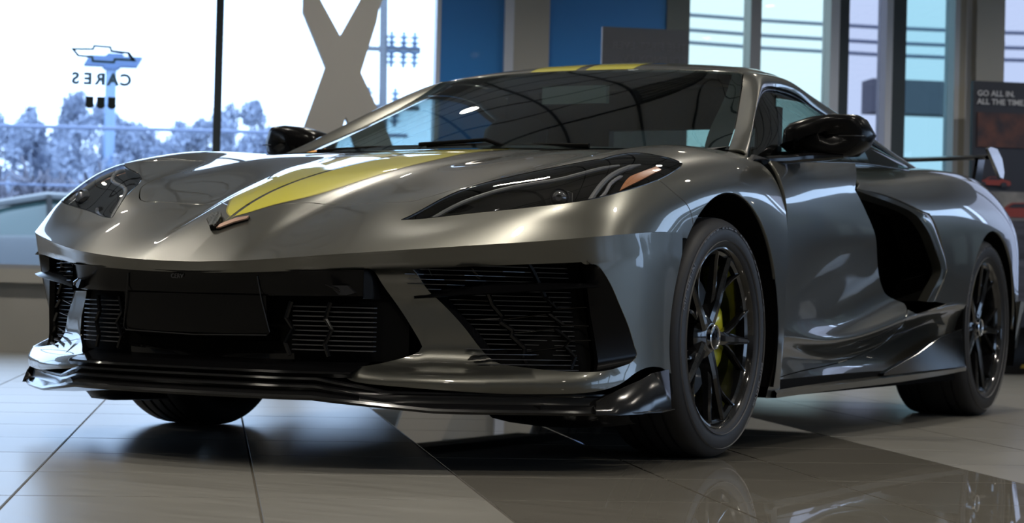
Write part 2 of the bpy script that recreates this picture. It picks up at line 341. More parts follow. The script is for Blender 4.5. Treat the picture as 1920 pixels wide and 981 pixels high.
def tile(a0,a1,n0,n1,m):
    g=.0022; w,h=round(a1-a0-2*g,3),round(n1-n0-2*g,3); key=(w,h,m.name)
    if key not in tmesh:
        b=.0015; V=[(-w/2,-h/2,-.0035),(w/2,-h/2,-.0035),(w/2,h/2,-.0035),(-w/2,h/2,-.0035),(-w/2+b,-h/2+b,0),(w/2-b,-h/2+b,0),(w/2-b,h/2-b,0),(-w/2+b,h/2-b,0)]
        me=meshdata('tile',V,[(4,5,6,7),(0,1,5,4),(1,2,6,5),(2,3,7,6),(3,0,4,7)]); me.materials.append(m); tmesh[key]=me
    o=bpy.data.objects.new('tile',tmesh[key]); COL.objects.link(o); o.parent=fb; o.location=RP((a0+a1)/2,(n0+n1)/2,random.uniform(-.0004,0)); o.rotation_euler=(0,0,RROT); return o
nt_=0
for i in range(len(AX)-1):
    for j in range(len(NX)-1):
        a0,a1,n0,n1=AX[i],AX[i+1],NX[j],NX[j+1]
        # keep tiles inside the wedge the camera can see
        dn=n1+5.8; ac=-.615+.149*dn
        if abs((a0+a1)/2-ac)>dn*.30+.5: continue
        pm=(-.05<a0<1.30 and n1<1.5)
        tile(a0,a1,n0,n1,pol if pm else matt); nt_+=1
# the remaining floor as one field of tiles
mb=MB(); g=.0022
def fld(a_list,n_list,skip):
    for i in range(len(a_list)-1):
        for j in range(len(n_list)-1):
            a0,a1,n0,n1=a_list[i],a_list[i+1],n_list[j],n_list[j+1]
            if skip(a0,a1,n0,n1): continue
            P=[RP(a0+g,n0+g,0),RP(a1-g,n0+g,0),RP(a1-g,n1-g,0),RP(a0+g,n1-g,0)]
            mb.add(P,[(0,1,2,3)])
AA=[-3.85-.47*k for k in range(9,0,-1)]+AX+[5.16+.48*k for k in range(1,8)]
NNL=[-2.75-.515*k for k in range(12,0,-1)]+NX+[5.99,6.5]
def inside(a0,a1,n0,n1):
    if a0<AX[0]-1e-6 or a1>AX[-1]+1e-6 or n0<NX[0]-1e-6 or n1>NX[-1]+1e-6: return False
    dn=n1+5.8; ac=-.615+.149*dn
    return abs((a0+a1)/2-ac)<=dn*.30+.5
fld(AA,NNL,inside)
o=mb.build('tile_field',matt,fb,fix=False); o['kind']='stuff'
wbox('ceiling',AL_-.2,AR_+.2,NB-.2,NW+.1,CH,CH+.1,ceilm)
mb=MB()
for k in range(-13,15): wmb(mb,k*.61-.012,k*.61+.012,NB,NW,CH-.012,CH)
for k in range(-14,11): wmb(mb,AL_,AR_,k*.61-.012,k*.61+.012,CH-.011,CH)
o=mb.build('trim_1',gridm,None,fix=False); o['kind']='structure'
# window wall at the back
wbox('wall_back',AL_,4.206,NW,NW+.22,-.03,.42,wallm); wbox('trim_2',AL_,.732,NW-.06,NW+.22,.42,.505,mat('stone sill',(.36,.35,.32),rough=.5))
wbox('trim_3',AL_,AR_,NW,NW+.22,2.62,CH,wallm)
wbox('trim_4',.732,AR_,NW,NW+.22,.42,.50,wallm)
wn_=[0]
def window(a0,a1,m,fm,fw=.025,z0=.505,z1=2.62):
    wn_[0]+=1; r=wbox('window_%d'%wn_[0],a0,a1,NW+.10,NW+.106,z0,z1,m)
    for (b0,b1,c0,c1) in ((a0,a1,z0,z0+fw),(a0,a1,z1-fw,z1)): wbox('frame_rail',b0,b1,NW+.06,NW+.14,c0,c1,fm,r)
    return r
window(-7.9,-5.2,pane_l,framem); window(-5.15,-2.85,pane_l,framem); window(-2.80,-.66,pane_l,framem); window(-.61,.705,pane_l,framem)
for a0,a1,m in ((-5.2,-5.15,framem),(-2.85,-2.80,framem),(-.66,-.61,frdark),(.705,.732,frlight),(2.722,2.793,framem),(3.253,3.313,frlight),(3.313,3.377,frdark),(3.628,3.671,frlight),(3.671,3.761,frdark),(4.09,4.125,frlight),(4.125,4.165,colm),(4.165,4.206,frlight)):
    wbox('trim_%d'%(10+int(a0*10)%90),a0,a1,NW-.02,NW+.16,.505,2.62,m)
wbox('wall_back_blue',.732,1.129,NW-.01,NW+.12,.5,2.62,bluem); wbox('trim_5',1.129,1.187,NW-.06,NW+.12,0,CH,frlight); wbox('wall_back_column',1.187,1.414,NW-.05,NW+.12,0,CH,colm)
wbox('wall_back_panel',1.414,2.171,NW-.01,NW+.12,.5,2.62,bluem); wbox('trim_6',2.171,2.32,NW-.03,NW+.12,0,CH,trimm)
window(2.32,2.722,pane_r,framem); window(2.793,3.253,pane_r,framem); window(3.377,3.628,pane_f,frlight); window(3.761,4.09,pane_c,frdark); window(4.396,6.3,pane_f,framem); window(6.35,8.4,pane_f,framem)
wbox('wall_back_pillar',4.206,4.396,NW-.10,NW+.12,0,CH,colm); wbox('trim_7',6.3,6.35,NW,NW+.16,.5,2.62,framem)
wbox('wall_back_sill',4.396,AR_,NW,NW+.22,-.03,.5,wallm)
# right wall with its own windows, left and rear walls
wbox('wall_right_base',AR_,AR_+.2,NB,NW,-.03,.55,wallm); wbox('wall_right_head',AR_,AR_+.2,NB,NW,2.5,CH,wallm)
k=0
for n0 in (-8.8,-6.1,-3.4,-.7,2.0,4.4):
    n1=n0+2.5 if n0<4 else 6.4
    wn_[0]+=1; wbox('window_%d'%wn_[0],AR_+.08,AR_+.086,n0,n1,.55,2.5,pane_l)
    wbox('trim_%d'%(60+k),AR_,AR_+.2,n1,n1+(.2 if n0<4 else .1),.5,2.6,wallm); k+=1
wbox('trim_59',AR_,AR_+.2,NB,-8.8,.5,2.6,wallm)
wbox('wall_left',AL_-.2,AL_,NB,NW,-.03,CH,wallm); wbox('wall_front',AL_,AR_,NB-.2,NB,-.03,CH,wallm)
# daylight portals at the glazing
for (a,n,z,sx_,sy_,dirv) in ((-3.6,NW+.3,1.56,8.6,2.16,-NN),(3.3,NW+.3,1.56,2.1,2.16,-NN),(6.4,NW+.3,1.56,4.0,2.16,-NN),(AR_+.3,-1.2,1.52,15.2,1.95,-E2)):
    l=bpy.data.lights.new('daylight_portal','AREA'); l.shape='RECTANGLE'; l.size=sx_; l.size_y=sy_; l.cycles.is_portal=True
    o=bpy.data.objects.new('daylight_portal',l); COL.objects.link(o); o.location=RP(a,n,z); o.rotation_euler=dirv.to_track_quat('-Z','Y').to_euler()
# ceiling downlights and air vents
lampm=mat('lit downlight diffuser',(1,1,1),emis=(1.0,.84,.62),emis_s=30.); whitem=mat('white metal trim',(.6,.6,.6),rough=.4); ventd=mat('vent louvre',(.10,.10,.10),rough=.5)
def downlight(a,n,i,lab):
    r=empty('downlight',RP(a,n,CH-.012)); tag(r,lab,'light','recessed downlights in the tile ceiling')
    mb=MB(); mb.lathe([(0,.062),(-.006,.075),(-.010,.072),(-.004,.056),(.03,.05)],20,'z'); mb.build('trim_ring',whitem,r,smooth=True)
    mb=MB(); mb.lathe([(.0,.0012),(.001,.054)],20,'z'); mb.build('diffuser',lampm,r)
    l=bpy.data.lights.new('lamp','SPOT'); l.energy=105; l.color=(1,.93,.82); l.spot_size=math.radians(130); l.spot_blend=.7; l.shadow_soft_size=.07
    o=bpy.data.objects.new('lamp',l); COL.objects.link(o); o.parent=r; o.location=(0,0,-.03)
for i,(a,n) in enumerate([(a,n) for a in (-4.6,-2.2,.2,2.6,5.0) for n in (-6.4,-3.6,-.9,1.8,4.5)]): downlight(a+.305*0,n,i,'small round recessed ceiling downlight')
def vent(a,n,lab):
    r=empty('air_vent',RP(a,n,CH-.02),RROT); tag(r,lab,'vent')
    mb=MB()
    for x0,x1,y0,y1 in ((-.30,.30,-.30,-.27),(-.30,.30,.27,.30),(-.30,-.27,-.27,.27),(.27,.30,-.27,.27)): mb.box((x0,y0,-.01),(x1,y1,.02))
    mb.build('vent_frame',ventd,r)
    for q in range(5): 
        mb=MB(); y=-.21+.105*q; mb.hexa([(-.27,y-.04,-.012),(.27,y-.04,-.012),(.27,y-.03,-.012),(-.27,y-.03,-.012),(-.27,y+.02,.018),(.27,y+.02,.018),(.27,y+.03,.018),(-.27,y+.03,.018)]); mb.build('vent_slat',ventd,r)
# ------------------------------------------------------------------ panels cut out of the master surfaces
CEN = np.array([0,1.2,.45])
def osign(surf):
    P,U,V=surf.ev([((surf.S-1)*.6,(surf.T-1)*.5)]); n=np.cross(U[0],V[0]); return 1. if n@(P[0]-CEN)>0 else -1.
def normals(surf, st, sg):
    P,U,V=surf.ev(st); n=np.cross(U,V)*sg; n/=np.linalg.norm(n,axis=1)[:,None]+1e-12; return P,U,V,n
def dense(surf, pieces, step):
    pts=[]; tagp=[]
    for k,pc in enumerate(pieces):
        pc=[p for p in pc]; P=surf.ev(pc)[0]; ln=np.linalg.norm(np.diff(P,axis=0),axis=1).sum()
        m=max(2,int(ln/step)+1); d=natspl(pc,m)
        d[:,0]=np.clip(d[:,0],0,surf.S-1); d[:,1]=np.clip(d[:,1],0,surf.T-1)
        pts+=list(d[:-1]); tagp+=[k]*(m-1)
    out=[];tg=[]
    for p,k in zip(pts,tagp):
        if not out or np.linalg.norm(p-out[-1])>1e-5: out.append(p); tg.append(k)
    return np.array(out),tg
def pip(pts, poly):
    x,y=pts[:,0],pts[:,1]; c=np.zeros(len(pts),bool); n=len(poly)
    for i in range(n):
        x1,y1=poly[i]; x2,y2=poly[(i+1)%n]
        if y1==y2: continue
        m=((y1>y)!=(y2>y)) & (x<(x2-x1)*(y-y1)/(y2-y1)+x1); c^=m
    return c
def panel(surf, pieces, name, mtl, parent, holes=(), nogap=(), gap=.0018, flange=.010, res=.022, step=.012, off=0., side='L', noflange=False, hole_flange=None, hgap=0.):
    sg=osign(surf); loops=[]
    for li,pcs in enumerate([pieces]+list(holes)):
        st,tg=dense(surf,pcs,step); P,U,V,n=normals(surf,st,sg)
        # in-surface direction to the inside of the loop
        tn=np.roll(P,-1,0)-np.roll(P,1,0); inw=np.cross(n,tn); inw/=np.linalg.norm(inw,axis=1)[:,None]+1e-9
        ar=.5*np.sum(st[:,0]*np.roll(st[:,1],-1)-np.roll(st[:,0],-1)*st[:,1])
        if ar*sg<0: inw=-inw
        if li>0: inw=-inw
        g=np.array([0. if (li==0 and k in nogap) else (gap if li==0 else hgap) for k in tg])
        d=inw*g[:,None]; st2=st.copy()
        for i in range(len(st)):
            if g[i]>0:
                J=np.stack([U[i],V[i]],1); st2[i]+=np.linalg.lstsq(J,d[i],rcond=None)[0]
        st2[:,0]=np.clip(st2[:,0],0,surf.S-1); st2[:,1]=np.clip(st2[:,1],0,surf.T-1)
        loops.append((st2,tg,inw,li))
    # metric scale
    Pm,Um,Vm,_=normals(surf,loops[0][0],sg); su=np.linalg.norm(Um,axis=1).mean(); sv=np.linalg.norm(Vm,axis=1).mean()
    sc=np.array([su,sv]); L2=[l[0]*sc for l in loops]
    lo=L2[0].min(0); hi=L2[0].max(0)
    gx,gy=np.meshgrid(np.arange(lo[0]+res/2,hi[0],res),np.arange(lo[1]+res/2,hi[1],res)); g=np.stack([gx.ravel(),gy.ravel()],1)
    m=pip(g,L2[0])
    for h in L2[1:]: m&=~pip(g,h)
    g=g[m]; bd=np.concatenate(L2)
    if len(g):
        keep=np.array([((bd-q)**2).sum(1).min()>(.45*res)**2 for q in g]); g=g[keep]
    verts=[];edges=[]
    for l in L2:
        k=len(verts); verts+=[Vector(q) for q in l]; edges+=[(k+i,k+(i+1)%len(l)) for i in range(len(l))]
    verts+=[Vector(q) for q in g]
    v2,e2,f2,ov,_,_=delaunay_2d_cdt(verts,edges,[],0,1e-7)
    v2=np.array([tuple(v) for v in v2]); f2=[tuple(f) for f in f2]
    cc=np.array([v2[list(f)].mean(0) for f in f2]); ok=pip(cc,L2[0])
    for h in L2[1:]: ok&=~pip(cc,h)
    f2=[f for f,o in zip(f2,ok) if o]
    st=v2/sc; P,U,V,n=normals(surf,st,sg); P=P+n*off
    Vt=[tuple(p) for p in P]; Nn=[tuple(q) for q in n]; F=[]
    for f in f2: F.append(f if sg>0 else f[::-1])
    # orientation check
    a,b,c=[P[i] for i in F[len(F)//2][:3]]
    if np.cross(b-a,c-a)@n[F[len(F)//2][0]]<0: F=[f[::-1] for f in F]
    # flanges
    if not noflange:
        for (s2,tg,inw,li) in loops:
            fl=flange if li==0 else (hole_flange if hole_flange is not None else flange)
            if fl<=0: continue
            Pb,Ub,Vb,nb=normals(surf,s2,sg); Pb=Pb+nb*off; N=len(s2); k=len(Vt); rr=min(.0015,fl*.3)
            outd=-inw
            for i in range(N):
                Vt.append(tuple(Pb[i])); Nn.append(tuple((nb[i]+outd[i])/1.4142))
                Vt.append(tuple(Pb[i]-nb[i]*fl-inw[i]*0)); Nn.append(tuple(outd[i]))
            for i in range(N):
                j=(i+1)%N
                if li==0 and tg[i] in nogap: continue
                q=(k+2*i,k+2*j,k+2*j+1,k+2*i+1)
                a,b,c=[np.array(Vt[x]) for x in q[:3]]
                if np.cross(b-a,c-a)@outd[i]<0: q=q[::-1]
                F.append(q)
    if side=='C':
        k=len(Vt); Vt+= [(-x,y,z) for x,y,z in Vt]; Nn+=[(-x,y,z) for x,y,z in Nn]; F+=[tuple(i+k for i in f[::-1]) for f in F]
    me=bpy.data.meshes.new(name); me.from_pydata(Vt,[],F); me.update()
    for p in me.polygons: p.use_smooth=True
    at=me.attributes.new('nrm','FLOAT_VECTOR','POINT'); at.data.foreach_set('vector',np.array(Nn,dtype=np.float32).ravel())
    me.normals_split_custom_set_from_vertices(Nn)
    return link(name,me,mtl,parent)
def off_row(surf, pts, d):
    """points pushed out from the surface at st positions"""
    sg=osign(surf); P,U,V,n=normals(surf,pts,sg); return P+n*d
def ribbon(name, rows, m, parent, smooth=True, sharp=40, closed=False, sym=False, thick=0.):
    """grid mesh from rows of points; sym mirrors it in x"""
    V=[];F=[];n=len(rows[0])
    for r in rows: V+=[tuple(map(float,p)) for p in r]
    for i in range(len(rows)-1+(1 if closed else 0)):
        for j in range(n-1):
            a=i*n+j; b=((i+1)%len(rows))*n+j; F.append((a,a+1,b+1,b))
    if sym:
        k=len(V); V+=[(-x,y,z) for x,y,z in V]; F+=[tuple(i+k for i in f[::-1]) for f in F]
    mb=MB(); mb.add(V,F); o=mb.build(name,m,parent,smooth=smooth,sharp=sharp,fix=False)
    if thick:
        md=o.modifiers.new('t','SOLIDIFY'); md.thickness=thick; md.offset=0
    return o
# ------------------------------------------------------------------ the sports car
paint = mat('olive grey metallic paint', (.096,.095,.083), rough=.32, metal=.74, coat=1.0, coat_rough=.015, spec=.5)
yel = mat('yellow stripe vinyl', (.50,.46,.03), rough=.35, coat=1.0, coat_rough=.02)
yeldark = mat('stripe edge vinyl', (.06,.06,.055), rough=.35, coat=1.0, coat_rough=.02)
gblack = mat('gloss black plastic', (.004,.004,.0045), rough=.08, spec=.38)
dblack = mat('satin black grille plastic', (.004,.004,.0045), rough=.22, spec=.16)
mblack = mat('matt black plastic', (.008,.008,.009), rough=.45)
vblack = mat('liner black', (.003,.003,.003), rough=.9, spec=.1)
carbon = mat('dark carbon fibre', (.007,.007,.0075), rough=.16, spec=.5)
silver = mat('bright metal', (.75,.76,.78), rough=.12, metal=1.)
slatm = mat('grey satin slat', (.10,.10,.105), rough=.35, metal=.6)
car = empty('sports_car')
tag(car, 'low dark olive grey sports car with yellow hood stripes parked on the tiles', 'car')

# shared cut lines (parameter positions on the master surfaces)
HOODLINE = [(2.006,0.0),(2.098,1.105),(2.528,2.254),(2.483,3.478),(2.543,4.212),(2.865,4.549),(3.225,4.763),(3.823,5.04),(4.863,4.99),(5.43,5.349)]
HOODTOP = [(5.43,5.349),(4.789,6.674),(6.827,5.187),(7.0,5.218)]
COWL = [HOODTOP[-1]]+[(6.97,t) for t in (4,3,2,1)]+[(6.97,0)]
HLTOP = [(1.904,4.681),(2.211,4.788),(2.998,5.009),(3.809,5.403),(3.91,6.208),(4.189,6.9)]
HLTOP2 = [(4.189,6.9),(4.803,7.133),(4.773,7.567)]
HLOUT = [(4.773,7.567),(4.702,7.88),(4.575,8.126)]
HLRND = [(4.575,8.126),(4.401,8.216),(4.112,8.297)]
HLLOW2 = [(4.112,8.297),(3.699,8.355),(3.332,8.336)]
HLLOW1 = [(3.332,8.336),(2.866,8.146),(2.396,7.652),(2.137,7.134),(1.929,6.196),(2.003,5.654),(2.038,5.094),(1.904,4.681)]
SEAMF = [(3.332,8.336),(2.919,8.908),(2.178,9.638),(1.565,10.166)]
ARCHF1 = [(0.486,10.208),(0.895,10.199),(1.254,10.186),(1.565,10.166)]
ARCHF2 = [(1.565,10.166),(2.292,10.081),(2.883,9.983),(3.467,9.862),(3.968,9.75),(4.355,9.701),(4.68,9.721),(4.984,9.795),(5.291,9.899),(5.589,10.019),(5.853,10.158),(6.072,10.322),(6.248,10.51),(6.389,10.72),(6.498,10.949)]
rev=lambda l: list(l)[::-1]
cl0=[(0,0.),HOODLINE[0]]
# nose panel
NOSE=[[(0.,0.),(HOODLINE[0][0],0.)],[(HOODLINE[0][0],0.)]+HOODLINE[1:],[HOODLINE[-1],HLTOP[-1]],rev(HLTOP),rev(HLLOW1),SEAMF,rev(ARCHF1),[ARCHF1[0],(0.,10.)],[(0.,t) for t in range(10,-1,-1)]]
panel(F,NOSE,'front_bumper_skin',paint,car,nogap=(0,8),side='C',step=.010,res=.02)
HOOD=[[(6.97,0.),(HOODLINE[0][0],0.)],[(HOODLINE[0][0],0.)]+HOODLINE[1:],HOODTOP,COWL]
panel(F,HOOD,'hood',paint,car,nogap=(0,),side='C',step=.010,res=.02)
DSEAM=[(7.0,7.88),(7.0,8.262),(7.0,8.815),(6.972,9.322),(6.937,9.964),(6.932,10.594)]
FEND=[SEAMF,ARCHF2,[ARCHF2[-1],DSEAM[-1]],rev(DSEAM),[DSEAM[0]]+[(7.0,7.39),(7.0,6.724),(7.0,6.145)],[(7.0,6.145),(7.0,5.648),(7.0,5.218)],rev(HOODTOP),[HOODTOP[0],HLTOP2[0]],HLTOP2,HLOUT,HLRND,HLLOW2]
fo=panel(F,FEND,'front_fender',paint,car,step=.010,res=.02); both(fo)
# racing stripes: two bands either side of the centre line
SR=[(1.556,0.065),(1.759,0.532),(1.997,0.872),(2.421,1.376),(2.973,1.744),(3.67,1.909),(4.213,1.838),(5.264,1.424),(5.844,1.3)]
E0=.028
inner=[(s,E0*3) for s in (1.33,2,3,4,5,6,6.96)]
o=panel(F,[[(1.33,E0*3)]+inner[1:],[(6.96,E0*3),(6.96,SR[-1][1])],[(6.96,SR[-1][1])]+rev(SR),[SR[0],(1.33,E0*3)]],'racing_stripe',yel,car,off=.0006,noflange=True,gap=0,res=.03,step=.015)
both(o)
def shift(l,d): return [(s,t+d) for s,t in l]
o=panel(F,[[(6.96,SR[-1][1]+.015)]+rev(shift(SR,.015)),[shift(SR,.015)[0],shift(SR,.055)[0]],shift(SR,.055)+[(6.96,SR[-1][1]+.055)],[(6.96,SR[-1][1]+.055),(6.96,SR[-1][1]+.015)]],'stripe_edge',mat('dark yellow pinstripe',(.36,.30,.02),rough=.35,coat=1.,coat_rough=.02),car,off=.0007,noflange=True,gap=0,res=.03,step=.015)
both(o)
# lower front shell with the centre and side openings
OPR=[(2.751,1.991),(2.88,3.354),(3.044,3.98),(3.183,4.501),(3.3,4.989),(3.39,5.357)]
OPC=[(3.39,5.357),(3.425,5.559),(3.387,5.702)]
OPB=[(3.387,5.702),(3.276,5.86),(3.032,6.093),(2.806,6.293),(2.539,6.488),(2.435,6.585)]
LIPB=[(2.464,7.089),(2.58,7.414),(2.843,7.573),(3.151,7.661),(4.18,7.945),(5.03,7.951),(5.728,7.825),(6.357,7.332),(6.758,6.606),(7.137,6.337),(7.454,6.389)]
AL=[(8.0,0.81),(8.0,2.031),(7.915,3.109),(7.817,3.623),(7.747,4.124),(7.705,4.689),(7.691,5.267),(7.707,5.88),(7.751,6.748)]
SH=[[(3.271,2.72),(3.828,2.223),(4.651,1.987),(5.584,1.802)],[(5.584,1.802),(5.81,2.625),(6.024,3.187),(6.23,3.647),(6.51,4.533),(6.738,5.493)],[(6.738,5.493),(6.794,5.823),(6.628,6.091)],[(6.628,6.091),(6.301,6.266),(5.952,6.41),(5.384,6.429),(4.901,6.325),(4.527,6.194)],[(4.527,6.194),(4.396,6.104),(4.266,5.875),(4.054,5.27),(3.813,4.502),(3.605,3.961),(3.469,3.66),(3.271,2.72)]]
LOW=[[(k,0.) for k in range(9)],[(7.999,0.0)]+AL,[AL[-1],LIPB[-1]],rev(LIPB),[LIPB[0],OPB[-1]],rev(OPB),rev(OPC),rev(OPR),[OPR[0]]+[(s,2.0) for s in (2,1)]+[(0.,2.)],[(0.,2.),(0.,0.)]]
panel(L,LOW,'front_bumper_lower',paint,car,holes=[SH],nogap=(0,9),side='C',flange=.006,hole_flange=.01,step=.010,res=.018,gap=.001)
# fender strip between wheel opening and door
T1=[(.945,y,z) for y,z in ((.36,.46),(.378,.42),(.386,.36),(.386,.30),(.38,.22),(.372,.15))]
rows=[[(.950 if j==0 else .951,y0+(y1-y0)*j,z) for j in (0,.5,1)] for (y0,z),y1 in zip([(math.sqrt(.388**2-(z-.332)**2),z) for z in (.50,.45,.40,.35,.30,.25,.20,.15)],[.4532]*8)]
for r,xx in zip(rows,(.950,.949,.948,.947,.945,.942,.938,.934)):
    for i,p in enumerate(r): r[i]=(xx-(.002 if i==2 else 0),p[1],p[2])
o=ribbon('fender_rear_strip',rows,paint,car,thick=0); both(o)
# door and flank
DB=[(0.201,0.024),(1.0,0.029),(2.0,0.013),(3.0,0.012),(3.635,0.0)]
DR1=[(3.635,0.0),(3.308,0.844),(3.136,1.29)]
DR2=[(3.136,1.29),(3.766,2.4),(4.266,4.055),(4.776,4.966)]
DR3=[(4.776,4.966),(4.933,5.194),(5.368,5.688),(5.325,6.339)]
DR4=[(5.325,6.339),(5.127,7.019),(5.25,7.696),(5.038,8.295),(4.343,8.553)]
DR5=[(4.343,8.553),(2.196,9.068),(0.201,9.539)]
DF=[(0.201,9.539),(0.2,7.814),(0.199,5.269),(0.201,3.947),(0.202,2.132),(0.201,1.012),(0.201,0.024)]
do=panel(D,[DB,DR1,DR2,DR3,DR4,DR5,DF],'door',paint,car,step=.012,res=.022); both(do)
# rocker below the door
RK=[rev(DR5),rev(DR4),[DR4[0]]+[(5.681,7.004),(6.38,6.864)],[(6.38,6.864),(6.779,6.68),(7.582,6.894)],[(7.582,6.894),(7.608,8.119),(7.631,8.877),(7.653,10.0)],[[(7.653,10.0)][0],[(2.0,10.0)][0],[(0.201,10.0)][0]],[[(0.201,10.0)][0],DR5[-1]]]
ro=panel(D,RK,'rocker_panel',paint,car,step=.014,res=.025); both(ro)
# rear quarter
QG=[(0.93,1.709),(1.061,2.148),(0.783,2.68)]
QG1=[(0.783,2.68),(1.741,2.835),(2.621,3.338),(2.935,3.47)]
QG2=[(2.935,3.47),(3.079,3.861),(3.24,4.457),(3.41,5.139)]
QG3=[(3.41,5.139),(3.241,5.65),(3.052,6.157)]
QB=[(3.052,6.157),(3.666,6.239),(4.02,6.249)]
AR=[(4.139,6.237),(4.2,5.708),(4.29,5.219),(4.407,4.804),(4.547,4.469),(4.71,4.205),(4.89,4.013),(5.088,3.897),(5.298,3.865),(5.515,3.923),(5.732,4.072),(5.941,4.311),(6.132,4.64),(6.3,5.048),(6.437,5.516),(6.538,6.025),(6.596,6.562)]
QR=[(6.651,7.086),(7.256,6.836),(7.956,6.496)]
qo=panel(Q,[QG,QG1,QG2,QG3,QB[:2]+[AR[0]],AR,[AR[-1]]+QR,[QR[-1],(8.,4.),(8.,2.),(8.,.0)],[(8.-k,0.) for k in range(0,8)]+[(.95,0.)],[(.95,0.),(.9,.6),QG[0]]],'rear_quarter',paint,car,step=.014,res=.025,gap=.0012); both(qo)
# pillar, roof, glass
pl=panel(P,[[(s,0.) for s in range(11)],[(10.,0.),(10.,3.)],[(s,3.) for s in range(10,-1,-1)],[(0.,3.),(0.,0.)]],'windscreen_pillar',paint,car,step=.015,res=.02,gap=.001); both(pl)
panel(R,[[(float(s),0.) for s in range(11)],[(10.,0.),(10.,4.)],[(float(s),4.) for s in range(10,-1,-1)],[(0.,4.),(0.,0.)]],'roof_panel',paint,car,step=.03,res=.03,gap=.001)
for a,b in ((5.12,6.22),(4.88,3.78)):
    panel(R,[[(a,.04),(b,.04)],[(b,.04),(b,2.),(b,4.)],[(b,4.),(a,4.)],[(a,4.),(a,2.),(a,.04)]],'roof_stripe',yel,car,step=.03,res=.04,gap=0,off=.0007,noflange=True)
wsg=glass('windscreen glass',(.60,.74,.74),ior=1.62)
sdg=glass('side glass',(.42,.50,.50),ior=1.62)
ws=panel(W,[[(float(s),0.) for s in range(11)],[(10.,0.),(10.,4.)],[(float(s),4.) for s in range(10,-1,-1)],[(0.,4.),(0.,0.)]],'windscreen',wsg,car,step=.03,res=.03,gap=.002,noflange=True)
# black border printed round the windscreen
def frit(a,b,name='windscreen_border'):
    return panel(W,[[(s,a[1]) for s in np.linspace(a[0],b[0],6)],[(b[0],a[1]),(b[0],b[1])],[(s,b[1]) for s in np.linspace(b[0],a[0],6)],[(a[0],b[1]),(a[0],a[1])]],name,mat('black glass border',(.010,.010,.011),rough=.08,coat=1.,coat_rough=.01),car,step=.03,res=.04,gap=0,off=-.002,noflange=True)
frit((0.,0.),(.75,4.)); frit((9.25,0.),(10.,4.)); frit((.75,3.82),(9.25,4.)); frit((.75,0.),(9.25,.10))
sg_=panel(G,[[(float(s),0.) for s in range(10)],[(9.,0.),(9.,2.)],[(float(s),2.) for s in range(9,-1,-1)],[(0.,2.),(0.,0.)]],'side_window',sdg,car,step=.03,res=.04,gap=.001,noflange=True); both(sg_)
# dark frame round the side glass, along the top
fr=[tuple(off_row(G,[(s,0.)],.004)[0]) for s in np.linspace(0,9,40)]
fr2=[tuple(off_row(G,[(s,.10)],.004)[0]) for s in np.linspace(0,9,40)]
o=ribbon('window_frame',[fr,fr2],gblack,car,thick=.004); both(o)
# ------------------------------------------------------------------ nose details
def prow(xs, off, z, x1=None):
    return [(x, plan(x)+(off(x) if callable(off) else off), z(x) if callable(z) else z) for x in xs]
XC=list(np.linspace(0,.445,16))
# black visor and shelves of the centre opening
ribbon('centre_grille_visor',[prow(XC,.012,lambda x:.466+.03*x),prow(XC,.016,lambda x:.462+.03*x),prow(XC,.022,lambda x:.425+.02*x),prow(XC,.03,lambda x:.408+.02*x),prow(XC,.06,lambda x:.404+.02*x)],dblack,car,sym=True)
for s in (1,-1):
    ribbon('visor_side',[[(s*.445,plan(.445)+o_,z_) for o_ in (.012,.09)] for z_ in (.479,.44,.41)],dblack,car)
oq=list(natspl(OPR,14))[:-1]+list(natspl(OPC,5))[:-1]+list(natspl(OPB,14))
o=ribbon('opening_liner',[[(p[0],p[1],min(p[2],.478)) for p in off_row(L,oq[1:],d_)] for d_ in (-.001,-.02,-.06)],dblack,car,sharp=50); both(o)
XB=list(np.linspace(0,.215,8))
ribbon('plate_panel',[prow(XB,.024,.412),prow(XB,.034,.335),prow(XB,.040,.318),prow(XB,.10,.300)],dblack,car,sym=True)
for s in (1,-1):
    mb=MB(); mb.tube([(s*.196,plan(.196)+.016,.458),(s*.205,plan(.205)+.022,.40),(s*.222,plan(.222)+.032,.325),(s*.214,plan(.214)+.033,.317),(s*.0,plan(0)+.038,.312)],.0016,6); mb.build('plate_edge',mblack,car,smooth=True)
    # recessed side recesses with the parking cameras
    mb=MB(); c=Vector((s*.405,plan(.405)+.012,.430))
    mb.add([c+Vector(p) for p in ((-s*.026,-.018,.010),(s*.008,.006,.011),(s*.022,.017,-.006),(s*.006,.004,-.012),(-s*.008,-.007,-.012))]+[c+Vector((0,.02,0))+Vector(p) for p in ((-s*.026,-.018,.010),(s*.008,.006,.011),(s*.022,.017,-.006),(s*.006,.004,-.012),(-s*.008,-.007,-.012))],[(0,1,2,3,4),(5,6,7,8,9)]+[(i,(i+1)%5,(i+1)%5+5,i+5) for i in range(5)])
    mb.build('sensor_bezel',mblack,car)
    mb=MB(); mb.tube([c+Vector((-s*.030,-.032,.012)),c+Vector((-s*.005,-.018,.002)),c+Vector((0,-.012,-.004))],[.002,.004,.003],8); mb.build('sensor_eye',gblack,car,smooth=True)
XM=list(np.linspace(.20,.47,10))
ribbon('centre_grille_back',[prow(list(np.linspace(0,.5,12)),.10,.44),prow(list(np.linspace(0,.5,12)),.10,.26)],vblack,car,sym=True)
# chin blade with the raised centre point
def bz(x): return .268+.05*x
XBl=list(np.linspace(0,.25,9))
ribbon('chin_blade',[prow(XBl,.115,lambda x:.292),prow(XBl,lambda x:.103-.03*x,bz),prow(XBl,lambda x:.100-.03*x,lambda x:bz(x)-.006),prow(XBl,.095,.256)],gblack,car,sym=True,sharp=25)
XS=list(np.linspace(0,.43,14))
ribbon('grille_floor',[prow(XS,.16,.272),prow(XS,.09,.258),prow(XS,.03,.243),prow(XS,.0,.236),prow(XS,-.004,.231),prow(XS,.006,.222)],gblack,car,sym=True,sharp=25)
